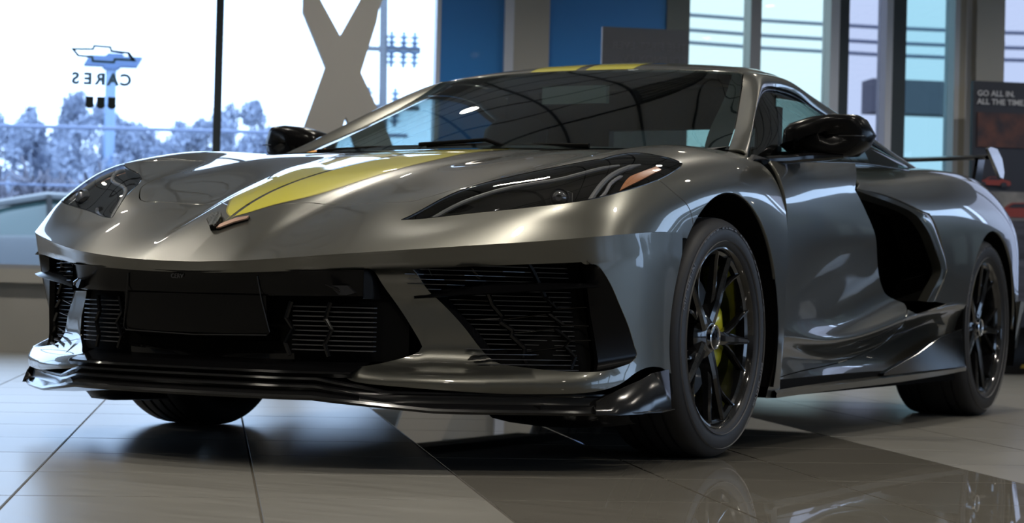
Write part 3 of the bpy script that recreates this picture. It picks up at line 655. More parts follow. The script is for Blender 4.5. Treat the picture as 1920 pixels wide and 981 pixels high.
# slats in the lower corners of the centre opening
for s in (1,-1):
    for k in range(10):
        z=.285+.0115*k; x1=.43-.0*k; pts=[(s*x,plan(x)+.062,z) for x in np.linspace(.262,.445,6)]
        mb=MB(); rr=[(p[0],p[1],p[2]+dz) for dz in (-.0012,.0012) for p in pts]; 
        V=[];n=6
        for p in pts: V+=[(p[0],p[1],p[2]-.0013),(p[0],p[1]-.0,p[2]+.0013),(p[0],p[1]+.014,p[2]+.0013),(p[0],p[1]+.014,p[2]-.0013)]
        mb.add(V,[(4*i+a,4*i+(a+1)%4,4*i+4+(a+1)%4,4*i+4+a) for i in range(n-1) for a in range(4)]+[(0,1,2,3),(4*n-4,4*n-3,4*n-2,4*n-1)]); mb.build('grille_slat',slatm,car)
    mb=MB()
    mb.tube([(s*.355,plan(.355)+.055,.40),(s*.345,plan(.345)+.055,.36),(s*.36,plan(.36)+.055,.335),(s*.345,plan(.345)+.055,.30),(s*.355,plan(.355)+.055,.27)],.006,6)
    mb.tube([(s*.262,plan(.262)+.055,.40),(s*.25,plan(.25)+.055,.36),(s*.268,plan(.268)+.055,.335),(s*.25,plan(.25)+.055,.30),(s*.262,plan(.262)+.055,.27)],.006,6)
    mb.build('grille_hex_bar',gblack,car)
# small embossed letters on the visor
def text_mesh(txt, size, depth=.001, name='lettering', m=None, parent=None, M=None, bold=0.0, align='CENTER'):
    cu=bpy.data.curves.new(name,'FONT'); cu.body=txt; cu.size=size; cu.extrude=depth; cu.align_x=align; cu.offset=bold; cu.resolution_u=3
    ob=bpy.data.objects.new('tmp',cu); COL.objects.link(ob); dg=bpy.context.evaluated_depsgraph_get()
    me=bpy.data.meshes.new_from_object(ob.evaluated_get(dg)); bpy.data.objects.remove(ob); bpy.data.curves.remove(cu)
    if M is not None: me.transform(M)
    me.name=name
    return link(name,me,m,parent)
tx=Matrix(((1,0,0,-.035),(0,0,-1,plan(.03)+.014),(0,1,0,.449),(0,0,0,1)))
text_mesh('CERV',.016,.0008,'embossed_lettering',mat('charcoal letters',(.06,.06,.065),rough=.3),car,tx)

# side openings: liner, mesh, slats
mono=lambda pcs,step: [ (lambda P: natspl(P,m))(pc) for pc,m in pcs ]
SHI=[[(3.453,3.048),(3.903,2.946),(4.658,2.855),(5.57,2.726)],[(5.57,2.726),(5.668,2.757),(5.721,3.058),(5.809,3.643),(5.94,4.677),(6.06,5.593)],[(6.06,5.593),(6.09,5.972),(6.038,6.208)],[(6.038,6.208),(5.827,6.255),(5.533,6.265),(5.176,6.241),(4.908,6.187),(4.618,6.088)],[(4.618,6.088),(4.491,6.006),(4.353,5.755),(4.139,5.164),(3.905,4.399),(3.702,3.891),(3.579,3.609),(3.453,3.048)]]
la=[];lb=[]
for a,b in zip(SH,SHI):
    m=14; la+=list(natspl(a,m))[:-1]; lb+=list(natspl(b,m))[:-1]
la.append(la[0]); lb.append(lb[0])
r0=off_row(L,la,-.002); r1=off_row(L,lb,-.030); r2=off_row(L,lb,-.045)
o=ribbon('side_intake_frame',[[tuple(p) for p in r] for r in (r0,r1,r2)],dblack,car,sharp=60); both(o)
mb=MB(); bk=off_row(L,lb[:-1],-.062); mb.add([tuple(p) for p in bk],[tuple(range(len(bk)))]); o=mb.build('side_intake_back',vblack,car,fix=False); both(o)
poly=np.array([(p[0],p[2]) for p in off_row(L,lb[:-1],-.04)])
def xspan(z):
    xs=[]
    n=len(poly)
    for i in range(n):
        a,b=poly[i],poly[(i+1)%n]
        if (a[1]>z)!=(b[1]>z): xs.append(a[0]+(b[0]-a[0])*(z-a[1])/(b[1]-a[1]))
    return (min(xs),max(xs)) if len(xs)>1 else None
z=poly[:,1].min()+.006
while z<poly[:,1].max()-.004:
    sp=xspan(z)
    if sp and sp[1]-sp[0]>.03:
        X=np.linspace(sp[0]+.001,sp[1]-.001,9); V=[]
        st=L.near([(x,plan(x),z) for x in X]); P=off_row(L,st,-.046)
        for p in P: V+=[(p[0],p[1],z-.0008),(p[0],p[1],z+.0008),(p[0],p[1]+.012,z+.0008),(p[0],p[1]+.012,z-.0008)]
        n=len(P); mb=MB(); mb.add(V,[(4*i+a,4*i+(a+1)%4,4*i+4+(a+1)%4,4*i+4+a) for i in range(n-1) for a in range(4)]+[(0,1,2,3),(4*n-4,4*n-3,4*n-2,4*n-1)])
        o=mb.build('intake_slat',slatm,car); both(o)
    z+=.0118
for zz in ([(4.009,2.995),(4.035,3.236),(4.178,3.574),(4.27,3.991),(4.292,4.104),(4.428,4.438),(4.408,4.671),(4.568,5.001),(4.558,5.21),(4.748,5.555),(4.742,5.788),(4.878,6.164)],
           [(4.746,2.757),(4.84,3.212),(4.902,3.454),(5.028,3.864),(5.22,4.146),(5.086,4.32),(5.34,4.681),(5.219,4.894),(5.477,5.272),(5.39,5.463),(5.597,5.749),(5.506,6.037)]):
    mb=MB(); mb.tube([tuple(p) for p in off_row(L,zz,-.042)],.0066,6); o=mb.build('intake_hex_bar',gblack,car); both(o)
for zz in ([(4.442,4.552),(5.086,4.32)],[(4.592,5.106),(5.219,4.894)],[(4.749,5.642),(5.39,5.463)],[(5.34,4.681),(5.91,4.716)],[(5.477,5.272),(5.981,5.249)],[(5.22,4.146),(5.85,4.063)],[(3.861,3.995),(4.27,4.023)],[(4.032,4.581),(4.428,4.514)]):
    mb=MB(); mb.tube([tuple(p) for p in off_row(L,zz,-.043)],.0018,5); o=mb.build('intake_hex_rib',gblack,car); both(o)
# blade across the side opening
st=[(3.31,3.963),(3.727,3.858),(4.258,3.765),(4.833,3.694),(5.33,3.635),(5.92,3.597)]
hA=[.009,.018,.017,.014,.011,.006]; rows=[]
for k,(d,dz) in enumerate(((-.05,.012),(-.004,.010),(.012,.0),(.006,-.003),(-.05,-.005))):
    P=off_row(L,st,d); rows.append([(p[0],p[1],p[2]+dz*(h/.012)+.004) for p,h in zip(P,hA)])
rows.append(rows[0]); o=ribbon('intake_blade',rows,dblack,car,sharp=25); both(o)
# ---- front splitter: stepped carbon lip
def sw(x):  # plan of the splitter edge
    return plan(x)
XP=list(np.linspace(0,.36,12))+[.40,.45,.5,.55,.60,.65,.70,.75,.80,.84,.87,.90,.925]
def stp(x,a,b): return a+(b-a)*min(1,max(0,(x-.36)/.14))
def sz(x): return .168+(.142-.168)*min(1,max(0,(x-.36)/.25))
prof=[(lambda x:.012,lambda x:stp(x,.224,.194)),(lambda x:stp(x,-.006,.004),lambda x:stp(x,.221,.192)),(lambda x:stp(x,-.008,.003),lambda x:stp(x,.216,.188)),(lambda x:stp(x,.004,.006),lambda x:stp(x,.208,.184)),(lambda x:stp(x,-.012,.004),lambda x:stp(x,.203,.178)),
      (lambda x:stp(x,-.014,.003),lambda x:stp(x,.198,.172)),(lambda x:stp(x,-.004,.0),lambda x:stp(x,.190,.166)),(lambda x:-.022,lambda x:sz(x)+.012),(lambda x:-.026,lambda x:sz(x)+.006),(lambda x:-.020,lambda x:sz(x)),(lambda x:.10,lambda x:sz(x)-.006),(lambda x:.30,lambda x:sz(x)-.008)]
rows=[[(x,plan(x)+o_(x),z_(x)) for x in XP] for o_,z_ in prof]
ribbon('front_splitter',rows,carbon,car,sym=True,sharp=22)
# corner winglets of the splitter
for s in (1,-1):
    mb=MB(); 
    out=[(.900,-.700,.178),(.930,-.640,.205),(.953,-.560,.228),(.957,-.500,.243),(.956,-.400,.250)]
    bot=[(.905,-.712,.146),(.940,-.650,.143),(.962,-.570,.144),(.968,-.500,.146),(.962,-.390,.150)]
    inn=[(x-.03,y+.02,.146) for x,y,z in bot]
    V=[(s*x,y,z) for r in (out,bot,inn) for x,y,z in r]; n=5
    Fq=[(i+r*n,i+1+r*n,i+1+(r+1)*n,i+(r+1)*n) for r in range(2) for i in range(n-1)]+[(n-1,2*n-1,3*n-1),(0,n,2*n)]
    mb.add(V,Fq); o=mb.build('splitter_winglet',carbon,car,smooth=True,sharp=30); md=o.modifiers.new('t','SOLIDIFY'); md.thickness=.004; md.offset=-1
    mb=MB(); mb.tube([(s*.925,-.655,.150),(s*.955,-.58,.147),(s*.980,-.50,.148),(s*.985,-.43,.152)],[.004,.008,.008,.004],6,flat=.4); mb.build('winglet_edge',carbon,car)
# ---- headlights
HLO=[HLTOP,HLTOP2,HLOUT,HLRND,HLLOW2,HLLOW1]
house=mat('headlight housing',(.004,.004,.0045),rough=.4,spec=.2)
o=panel(F,HLO,'headlight_housing',vblack,car,off=-.030,gap=0,noflange=True,res=.03,step=.014); both(o,None,None)
lens=glass('headlight lens',(.86,.87,.88),ior=1.45)
o=panel(F,HLO,'headlight_lens',lens,car,off=-.0008,gap=.003,noflange=True,res=.02,step=.010); both(o)
lp,_=dense(F,HLO,.012); rim=[tuple(p) for p in off_row(F,lp,-.003)]; rim.append(rim[0])
mb=MB(); mb.tube(rim,.0032,6,caps=False); o=mb.build('headlight_seal',gblack,car,smooth=True); both(o)
hw,_=dense(F,HLO,.014); hw=np.vstack([hw,hw[:1]]); o=ribbon('headlight_wall',[[tuple(p) for p in off_row(F,hw,-.003)],[tuple(p) for p in off_row(F,hw,-.05)]],vblack,car); both(o)
drlm=mat('daytime running light strip',(.13,.133,.137),rough=.4,spec=.3)
def strip(pts,w,h,name,m,d=-.020):
    P=off_row(F,natspl(pts,16),d); mb=MB(); mb.tube([tuple(p) for p in P],w,8,flat=h); o=mb.build(name,m,car,smooth=True); both(o)
strip([(2.187,5.045),(2.529,5.178),(2.842,5.316),(3.103,5.497),(3.304,5.729),(3.402,6.362),(3.703,6.741),(4.212,7.218)],[.003]+[.0055]*14+[.003],1.,'running_light_strip',drlm)
strip([(2.361,7.343),(2.718,7.335),(3.124,7.33),(3.643,7.369),(4.073,7.441),(4.401,7.51)],[.007]*14+[.004,.003],1.,'running_light_strip',drlm)
strip([(2.186,5.297),(2.169,5.56),(2.21,5.845),(2.327,5.959)],[.002]+[.006]*14+[.002],.5,'reflector_rib',mat('dark chrome',(.25,.25,.26),rough=.25,metal=.8),d=-.022)
strip([(2.399,7.488),(2.757,7.537),(3.177,7.495),(3.566,7.571)],[.002]+[.005]*14+[.002],1.,'light_guide',mat('clear light guide',(.20,.20,.21),rough=.15,coat=.8))
amb=panel(F,[[(2.793,7.815),(3.183,7.754),(3.524,7.736)],[(3.524,7.736),(3.921,7.815),(4.363,7.826)],[(4.363,7.826),(4.202,8.011)],[(4.202,8.011),(3.39,8.012),(2.793,7.815)]],'side_marker_reflector',mat('amber reflector',(.36,.12,.028),rough=.3,coat=.5),car,off=-.016,gap=0,res=.02,step=.01,flange=.006); both(amb)
pc=F.ev([(2.523,6.727)])[0][0]
for s in (1,-1):
    c=Vector((s*pc[0],pc[1]+.018,pc[2]-.012)); mb=MB()
    prof=[(-.012,0.001),(-.016,.008),(-.012,.015),(-.004,.019),(.0,.021),(-.004,.024),(.01,.026)]
    mb2=MB(); mb2.lathe(prof,28,'x'); Mx=Matrix.Translation(c)@(Vector((-.45*s,-1,.0)).to_track_quat('-X','Z').to_matrix().to_4x4())
    V=[Matrix.Translation(c)@(Vector((s*.35,-1,.05)).normalized().to_track_quat('X','Z').to_matrix().to_4x4())@Vector((-a[0],a[1],a[2])) for a in mb2.V]
    mb.add(V,mb2.F); mb.build('projector_lens',mat('projector glass',(.10,.10,.11),rough=.05,coat=1.,metal=.5),car,smooth=True)
    mb=MB(); 
    b=off_row(F,[(2.848,6.802),(2.758,6.919),(2.238,7.057)],-.018); mb.tube([(s*p[0],p[1],p[2]) for p in b],.0012,6); mb.build('projector_bezel',silver,car)
# ---- crossed flag badge on the nose
cop=mat('copper badge',(.62,.40,.31),rough=.35,metal=.8); chk=mat('checkered badge',(.03,.035,.035),rough=.2,coat=1.)
t=chk.node_tree; b=t.nodes['Principled BSDF']; tcn=t.nodes.new('ShaderNodeTexCoord'); ck=t.nodes.new('ShaderNodeTexChecker'); ck.inputs['Scale'].default_value=150; ck.inputs[1].default_value=(.005,.005,.005,1); ck.inputs[2].default_value=(.12,.13,.13,1)
t.links.new(tcn.outputs['Object'],ck.inputs[0]); t.links.new(ck.outputs[0],b.inputs['Base Color'])
def badge(polyxy,h0,h1,name,m,s=1):
    st=F.near([(x,y,.60) for x,y in polyxy]); sg=osign(F); P,U,V,n=normals(F,st,sg); n=n.mean(0); n/=np.linalg.norm(n)
    A_=[(s*p[0],p[1],p[2]) for p in (P+n*h1)]; B_=[(s*p[0],p[1],p[2]) for p in (P+n*h0)]; k=len(A_)
    mb=MB(); mb.add(A_+B_,[tuple(range(k)),tuple(range(2*k-1,k-1,-1))]+[(i,(i+1)%k,(i+1)%k+k,i+k) for i in range(k)]); return mb.build(name,m,car)
fl=[(.002,-1.050),(.012,-1.046),(.036,-1.012),(.062,-.985),(.058,-.968),(.030,-.985),(.010,-1.012),(.001,-1.030)]
badge(fl,.0,.005,'badge_base',gblack); badge([(x*.96+.001,y*.97-.031) for x,y in fl],.005,.0085,'badge_flag',cop)
fl2=[(.002,-1.050),(.016,-1.052),(.052,-1.005),(.060,-.965),(.030,-.962),(.012,-.99),(.001,-1.030)]
badge(fl2,.0,.012,'badge_base',gblack,-1); badge([(x*.9+.003,y*.95-.05) for x,y in fl2],.012,.015,'badge_flag',chk,-1)

# wheel air deflectors hanging below the splitter
for s in (1,-1):
    pl_=[(.52,-.56),(.60,-.61),(.69,-.62),(.78,-.59),(.84,-.53),(.87,-.45)]
    rows=[[(s*x,y+dy,z-(.012*abs(i-2.5)/2.5 if z<.1 else 0)*-1) for i,(x,y) in enumerate(pl_)] for dy,z in ((0,.15),(.01,.12),(.03,.098),(.05,.096))]
    ribbon('air_deflector',rows,dblack,car,sharp=40)
# ------------------------------------------------------------------ wheels
tyrem=mat('tyre rubber',(.022,.022,.024),rough=.55,spec=.35)
rimm=mat('gloss black alloy',(.008,.008,.009),rough=.12,coat=1.,coat_rough=.03,metal=.2)
discm=mat('brake disc steel',(.10,.10,.10),rough=.4,metal=1.)
letm=mat('sidewall lettering',(.10,.10,.108),rough=.5)
calm=mat('yellow brake caliper',(.50,.46,.02),rough=.3,coat=.8)
def arc_text(txt,size,r,ang,a,parent,flip=False):
    """raised text bent round the sidewall; ang clockwise from the top seen from outside"""
    cu=bpy.data.curves.new('t','FONT'); cu.body=txt; cu.size=size; cu.extrude=.0012; cu.align_x='CENTER'; cu.offset=.0004; cu.resolution_u=2
    ob=bpy.data.objects.new('tmp',cu); COL.objects.link(ob); me=bpy.data.meshes.new_from_object(ob.evaluated_get(bpy.context.evaluated_depsgraph_get())); bpy.data.objects.remove(ob)
    for v in me.vertices:
        th=math.radians(ang)+v.co.x/r; rr=r+v.co.y; v.co=Vector((a+v.co.z,rr*math.sin(th),rr*math.cos(th)))
    me.name='sidewall_lettering'
    return link('sidewall_lettering',me,letm,parent)
def make_wheel(R,W,rr,s,cx,cy,rot,name):
    """s=+1 car's left (outboard = +x). rr rim radius"""
    h=W/2; g=.007
    root=empty(name,(s*cx,cy,R),parent=car)
    if s<0: root.scale=(1,1,1)
    X=lambda a:s*a
    pr_=[(h-.020,rr),(h-.012,rr+.004),(h-.006,rr+.012),(h-.001,rr+.028),(h+.0,rr+.040),(h-.0025,R-.032),(h-.008,R-.020),(h-.018,R-.008),(h-.030,R-.0025),(h-.045,R),
         (h-.062,R),(h-.063,R-g),(h-.071,R-g),(h-.072,R),(h-.098,R),(h-.099,R-g),(h-.108,R-g),(h-.109,R)]
    full=pr_+[(-a,r) for a,r in pr_[::-1]]
    mb=MB(); mb.lathe([(X(a),r) for a,r in full],96,'x'); ty=mb.build('tyre',tyrem,root,smooth=True,sharp=30)
    # rim
    pf=[(h-.013,rr+.002),(h-.012,rr-.002),(h-.016,rr-.006),(h-.028,rr-.010),(h-.034,rr-.018),(h-.06,rr-.022),(-.02,rr-.028),(-h+.03,rr-.016),(-h+.012,rr+.002)]
    mb=MB(); mb.lathe([(X(a),r) for a,r in pf],72,'x'); rim=mb.build('rim',rimm,root,smooth=True,sharp=30)
    af=h-.028
    def beam(mb,pts):
        """pts: (r, ang deg, halfwidth, a_front, depth)"""
        V=[];n=len(pts)
        for r,an,w,a,d in pts:
            t=math.radians(an); cr=Vector((0,math.sin(t),math.cos(t))); ct=Vector((0,math.cos(t),-math.sin(t)))
            for (k,aa) in ((-1,a-.007),(-.45,a),(.45,a),(1,a-.007),(.8,a-d),(-.8,a-d)):
                p=cr*r+ct*(w*k); V.append((X(aa),p.y,p.z))
        F=[(6*i+k,6*i+(k+1)%6,6*i+6+(k+1)%6,6*i+6+k) for i in range(n-1) for k in range(6)]+[tuple(range(6)),tuple(6*(n-1)+k for k in range(6))]
        mb.add(V,F)
    for k in range(5):
        A0=rot+72*k; q=rr-.012
        mb=MB(); beam(mb,[(.03,A0,.020,af-.014,.05),(.055,A0,.019,af-.010,.05),(.10,A0,.0165,af-.004,.040),(.15,A0,.0145,af-.001,.032),(.19,A0,.011,af+.002,.026),(q,A0,.0085,af+.006,.02)])
        sp=mb.build('spoke',rimm,rim,smooth=True,sharp=20)
        for dd in (-1,1):
            mb=MB(); beam(mb,[(.085,A0+dd*5,.006,af-.018,.03),(.13,A0+dd*9,.006,af-.014,.026),(.17,A0+dd*13.5,.005,af-.010,.024),(.205,A0+dd*18,.0045,af-.004,.022),(q,A0+dd*21,.0048,af+.004,.02)])
            mb.build('spoke_branch',rimm,rim,smooth=True,sharp=20)
    mb=MB(); mb.lathe([(X(a),r) for a,r in ((af-.06,.075),(af-.035,.072),(af-.022,.058),(af-.012,.040),(af-.010,.034),(af-.016,.001))],40,'x'); mb.build('hub',rimm,rim,smooth=True)
    mb=MB(); mb.lathe([(X(a),r) for a,r in ((af-.012,.035),(af-.001,.0345),(af+.001,.032),(af-.001,.030),(af-.002,.0295))],40,'x'); mb.build('hub_cap_ring',silver,rim,smooth=True,sharp=30)
    mb=MB(); mb.lathe([(X(a),r) for a,r in ((af-.003,.030),(af+.0,.02),(af+.001,.001))],40,'x'); mb.build('hub_cap',gblack,rim,smooth=True)
    for k in range(5):
        t=math.radians(rot+36+72*k); p=Vector((0,math.sin(t)*.048,math.cos(t)*.048)); mb=MB(); mb.tube([(X(af-.045),p.y,p.z),(X(af-.020),p.y,p.z)],.009,6); mb.build('lug_nut',discm,rim)
    # brake
    mb=MB(); mb.lathe([(X(a),r) for a,r in ((.012,.05),(.012,.172),(-.018,.172),(-.018,.05))],64,'x'); mb.build('brake_disc',discm,root,smooth=True,sharp=30)
    V=[];F=[]; ns=14
    for i in range(ns+1):
        t=math.radians(52+ (128-52)*i/ns); e=min(1,.55+.45*math.sin(math.pi*i/ns)*1.6)
        for (a,r) in ((.012,.105),(.045*e,.112),(.052*e,.150),(.040*e,.186),(-.03,.190),(-.03,.105)):
            V.append((X(a),r*math.sin(t),r*math.cos(t)))
    F=[(6*i+k,6*i+(k+1)%6,6*i+6+(k+1)%6,6*i+6+k) for i in range(ns) for k in range(6)]+[tuple(range(6)),tuple(6*ns+k for k in range(6))]
    mb=MB(); mb.add(V,F); mb.build('brake_caliper',calm,root,smooth=True,sharp=35)
    if s>0:
        t=math.radians(215); mb=MB(); p=Vector((0,math.sin(t)*(rr-.03),math.cos(t)*(rr-.03))); q_=p*.87; mb.tube([(h-.05,p.y,p.z),(h-.042,q_.y,q_.z)],.004,8); mb.build('valve_stem',mat('brass valve',(.5,.35,.15),rough=.3,metal=1.),rim)
        rt=(rr+R)/2+.004
        arc_text('MICHELIN',.030,rt-.010,-62,h-.0018,ty); arc_text('MICHELIN',.030,rt-.010,118,h-.0018,ty)
        # fine moulded rings and marks on the sidewall
        for (rq) in (rr+.018,R-.026):
            mb=MB(); mb.lathe([(h-.003,rq-.001),(h+.0005,rq),(h-.003,rq+.001)],96,'x'); mb.build('sidewall_ring',letm,ty,smooth=True)
        mb=MB()
        for k in range(26):
            an=-32+k*4.2
            if k%6==5: continue
            for rq in (rt-.010,rt+.006):
                t0=math.radians(an); t1=math.radians(an+2.6+(k%3)*.5); w=.0035 if (k%2) else .005
                V=[(h-.0005,rq*math.sin(t0),rq*math.cos(t0)),(h-.0005,rq*math.sin(t1),rq*math.cos(t1)),(h-.0005,(rq+w)*math.sin(t1),(rq+w)*math.cos(t1)),(h-.0005,(rq+w)*math.sin(t0),(rq+w)*math.cos(t0))]
                mb.add(V,[(0,1,2,3)])
        mb.build('moulded_marks',letm,ty,fix=False)['kind']='stuff'
    return root
make_wheel(.327,.245,.245,1,.822,0,21,'front_wheel'); make_wheel(.327,.245,.245,-1,.822,0,-10,'front_wheel')
make_wheel(.3455,.305,.257,1,.792,2.723,22,'rear_wheel'); make_wheel(.3455,.305,.257,-1,.792,2.723,5,'rear_wheel')
# wheel housings
def housing(cy,cz,r,xo,xi,name):
    A_=np.radians(np.linspace(-22,202,36)); 
    for s in (1,-1):
        rows=[[(s*x,cy-rr_*math.cos(a),cz+rr_*math.sin(a)) for a in A_] for x,rr_ in ((xo,r-.002),(xo-.004,r+.012),(xi,r+.02),(xi,.02))]
        ribbon(name,rows,vblack,car,sharp=30)
housing(0,.332,.388,.951,.55,'front_wheel_housing'); housing(2.725,.338,.387,.957,.50,'rear_wheel_housing')
# under tray and sill bottoms
mb=MB(); mb.box((-.80,-.80,.150),(.80,3.35,.165)); mb.build('under_tray',vblack,car)
for s in (1,-1):
    mb=MB(); mb.box((min(s*.60,s*.925),.40,.150),(max(s*.60,s*.925),2.33,.20)); mb.build('floor_rail',vblack,car)
mb=MB(); mb.box((-.55,-.84,.16),(.55,-.72,.47)); mb.build('radiator_core',vblack,car)
mb=MB(); mb.box((-.62,3.1,.20),(.62,3.35,.80)); mb.build('rear_bulk',vblack,car)
# ---- side skirt: black sill blade with its rising fin ahead of the rear wheel
for s in (1,-1):
    yb=[.385,.60,.85,1.10,1.35,1.60,1.85,2.10,2.36]
    rows=[[(s*x,y,z) for x,y,z in zip(xs,yb,zs)] for xs,zs in (
      ([.925,.91,.898,.888,.885,.888,.90,.915,.925],[.168,.173,.178,.183,.188,.193,.20,.205,.21]),
      ([.945,.935,.928,.925,.925,.93,.94,.95,.955],[.172,.176,.180,.184,.188,.192,.196,.200,.205]),
      ([.952,.948,.946,.945,.946,.950,.955,.960,.962],[.164,.168,.172,.176,.180,.184,.188,.193,.198]),
      ([.950,.946,.944,.943,.944,.948,.953,.958,.960],[.150,.153,.156,.158,.160,.164,.170,.177,.186]),
      ([.80,.80,.80,.80,.80,.80,.80,.80,.80],[.148,.150,.152,.154,.156,.160,.165,.17,.18]))]
    ribbon('side_skirt',rows,paint if True else carbon,car,sharp=25)
    fin=[(.947,1.40,.198),(.952,1.55,.224),(.957,1.74,.256),(.960,1.90,.292),(.962,2.02,.316),(.963,2.15,.330),(.963,2.28,.342)]
    lo=[(.947,1.40,.190),(.949,1.55,.192),(.953,1.74,.195),(.956,1.90,.197),(.958,2.02,.198),(.960,2.18,.200),(.961,2.345,.203)]
    top2=[(x-.02,y,z-.002) for x,y,z in fin]
    ribbon('skirt_fin',[[(s*a,b_,c) for a,b_,c in r] for r in (top2,fin,lo)],gblack,car,sharp=20)
    mb=MB(); mb.tube([(s*(x+.001),y,z) for x,y,z in fin],.0022,6); mb.build('fin_edge',gblack,car,smooth=True)
# ---- side intake: dark cavity, blade
for s in (1,-1):
    ribbon('intake_cavity',[[(s*x,y,z) for x,y in ((.80,1.0),(.74,1.05),(.72,1.6),(.72,2.22),(.86,2.26))] for z in (.26,.84)],vblack,car)
def cav(pcs,surf,d,name,m=vblack):
    st,_=dense(surf,pcs,.03); a=off_row(surf,st,-.008); b_=a.copy(); b_[:,0]-=d; o=ribbon(name,[[tuple(p) for p in a],[tuple(p) for p in b_]],m,car); both(o)
cav([DR2,DR3],D,.16,'intake_wall'); cav([QG1,QG2,QG3,QB],Q,.16,'intake_wall')
BO=[(0.72,2.699),(1.71,2.88),(2.599,3.372),(2.895,3.513),(3.042,3.9),(3.205,4.476),(3.375,5.142),(3.207,5.652),(3.052,6.157)]
BI=[(0.699,2.826),(1.688,3.173),(2.399,3.522),(2.631,3.809),(2.835,4.226),(3.013,4.713),(3.169,5.236),(3.007,5.661),(2.801,6.165)]
bo=natspl(BO,40); bi=natspl(BI,40)
rows=[[tuple(p) for p in off_row(Q,r,d)] for r,d in ((bo,-.02),(bo,-.001),(.5*bo+.5*bi,.010),(bi,.004),(bi,-.03))]
o=ribbon('intake_surround',rows,paint,car,sharp=40); both(o)
# ---- door mirrors
def mirror_(s):
    root=empty('door_mirror',(0,0,0),parent=car)
    pts=[(.835,.902),(.842,.952),(.862,.972),(.93,.992),(1.0,.9995),(1.062,.997),(1.08,.985),(1.104,.940),(1.09,.905),(1.055,.872),(.985,.866),(.90,.872),(.852,.884)]
    cx,cz=.965,.935; rows=[]
    for y,k in ((.640,.0),(.641,.45),(.646,.72),(.656,.88),(.674,.97),(.705,1.0),(.745,.985),(.765,.95)):
        rows.append([(s*(cx+(x-cx)*k),y+.03*max(0,(x-cx)/.13)**2,cz+(z-cz)*k) for x,z in pts]+[(s*(cx+(pts[0][0]-cx)*k),y+.015*(pts[0][0]-cx)/.13,cz+(pts[0][1]-cz)*k)])
    ribbon('mirror_housing',rows,dblack,root,sharp=50)
    mb=MB(); mb.add([(s*(cx+(x-cx)*.93),.762+.015*(x-cx)/.13,cz+(z-cz)*.93) for x,z in pts],[tuple(range(len(pts)))]); mb.build('mirror_glass',silver,root)
    mb=MB(); mb.tube([(s*.855,.50,.846),(s*.895,.56,.852),(s*.93,.62,.862),(s*.98,.67,.868),(s*1.03,.69,.872)],[.021,.024,.025,.023,.014],10,flat=.6); mb.build('mirror_arm',gblack,root,smooth=True)
    mb=MB(); mb.tube([(s*1.03,.645,.928),(s*1.075,.662,.929),(s*1.098,.69,.930)],.0018,6); mb.build('mirror_seam',mblack,root)
mirror_(1); mirror_(-1)
for s in (1,-1):  # black sail triangle at the front corner of the side window
    mb=MB(); T=off_row(G,[(0.,2.),(0.25,1.15),(1.5,2.)],.004); mb.add([(s*p[0],p[1],p[2]) for p in T]+[(s*(p[0]-.01),p[1],p[2]) for p in T],[(0,1,2),(3,4,5),(0,1,4,3),(1,2,5,4),(2,0,3,5)]); mb.build('sail_panel',mblack,car)
# belt trim
o=ribbon('belt_trim',[[tuple(p) for p in off_row(G,[(s_,t_) for s_ in np.linspace(.2,8.9,30)],.004)] for t_ in (1.93,2.0)],gblack,car,thick=.004); both(o)
# ---- rear deck, hatch glass, wing
hx=[0,.2,.4,.575]
rows=[[(x,1.725,1.195-.19*x*x) for x in hx],[(x,2.1,1.115-.2*x*x) for x in hx],[(x,2.5,1.02-.12*x*x) for x in hx],[(x,2.85,.955-.05*x*x) for x in hx]]
ribbon('rear_hatch_glass',rows,glass('hatch glass',(.55,.68,.68),ior=1.5),car,sym=True)
rows=[[(x,2.85,.955-.05*x*x) for x in (0,.3,.60)],[(x,3.1,.955) for x in (0,.3,.60)],[(x,3.42,.96) for x in (0,.3,.55)],[(x,3.47,.90) for x in (0,.3,.6)],[(x,3.45,.5) for x in (0,.3,.86)],[(x,3.38,.25) for x in (0,.3,.86)]]
ribbon('rear_deck',rows,paint,car,sym=True,sharp=30)
rows=[[(.58,1.9,1.10),(.60,2.3,1.0),(.61,2.7,.965),(.60,3.1,.955)],[(.66,1.9,1.06),(.70,2.3,.955),(.64,2.7,.958),(.60,3.1,.955)],[(.72,1.9,.93),(.70,2.3,.95),(.62,2.7,.962),(.60,3.1,.955)]]
o=ribbon('sail_skin',rows,paint,car); both(o)
o=ribbon('rear_corner_skin',[[tuple(Q.ev([(8.,t_)])[0][0]) for t_ in range(0,9)],[(.52,3.42,.93),(.6,3.44,.89),(.66,3.45,.84),(.72,3.46,.77),(.74,3.46,.70),(.75,3.46,.58),(.76,3.46,.46),(.76,3.44,.34),(.76,3.42,.22)]],paint,car); both(o)
mb=MB()
rows=[]
for y,z in ((3.20,1.052),(3.22,1.060),(3.30,1.066),(3.40,1.080),(3.42,1.078),(3.40,1.068),(3.30,1.050),(3.22,1.044),(3.20,1.052)):
    rows.append([(x,y,z-.012*(1-(x/.78)**2)-.0) for x in np.linspace(-.79,.79,17)])
ribbon('rear_wing',rows,carbon,car,sharp=30)
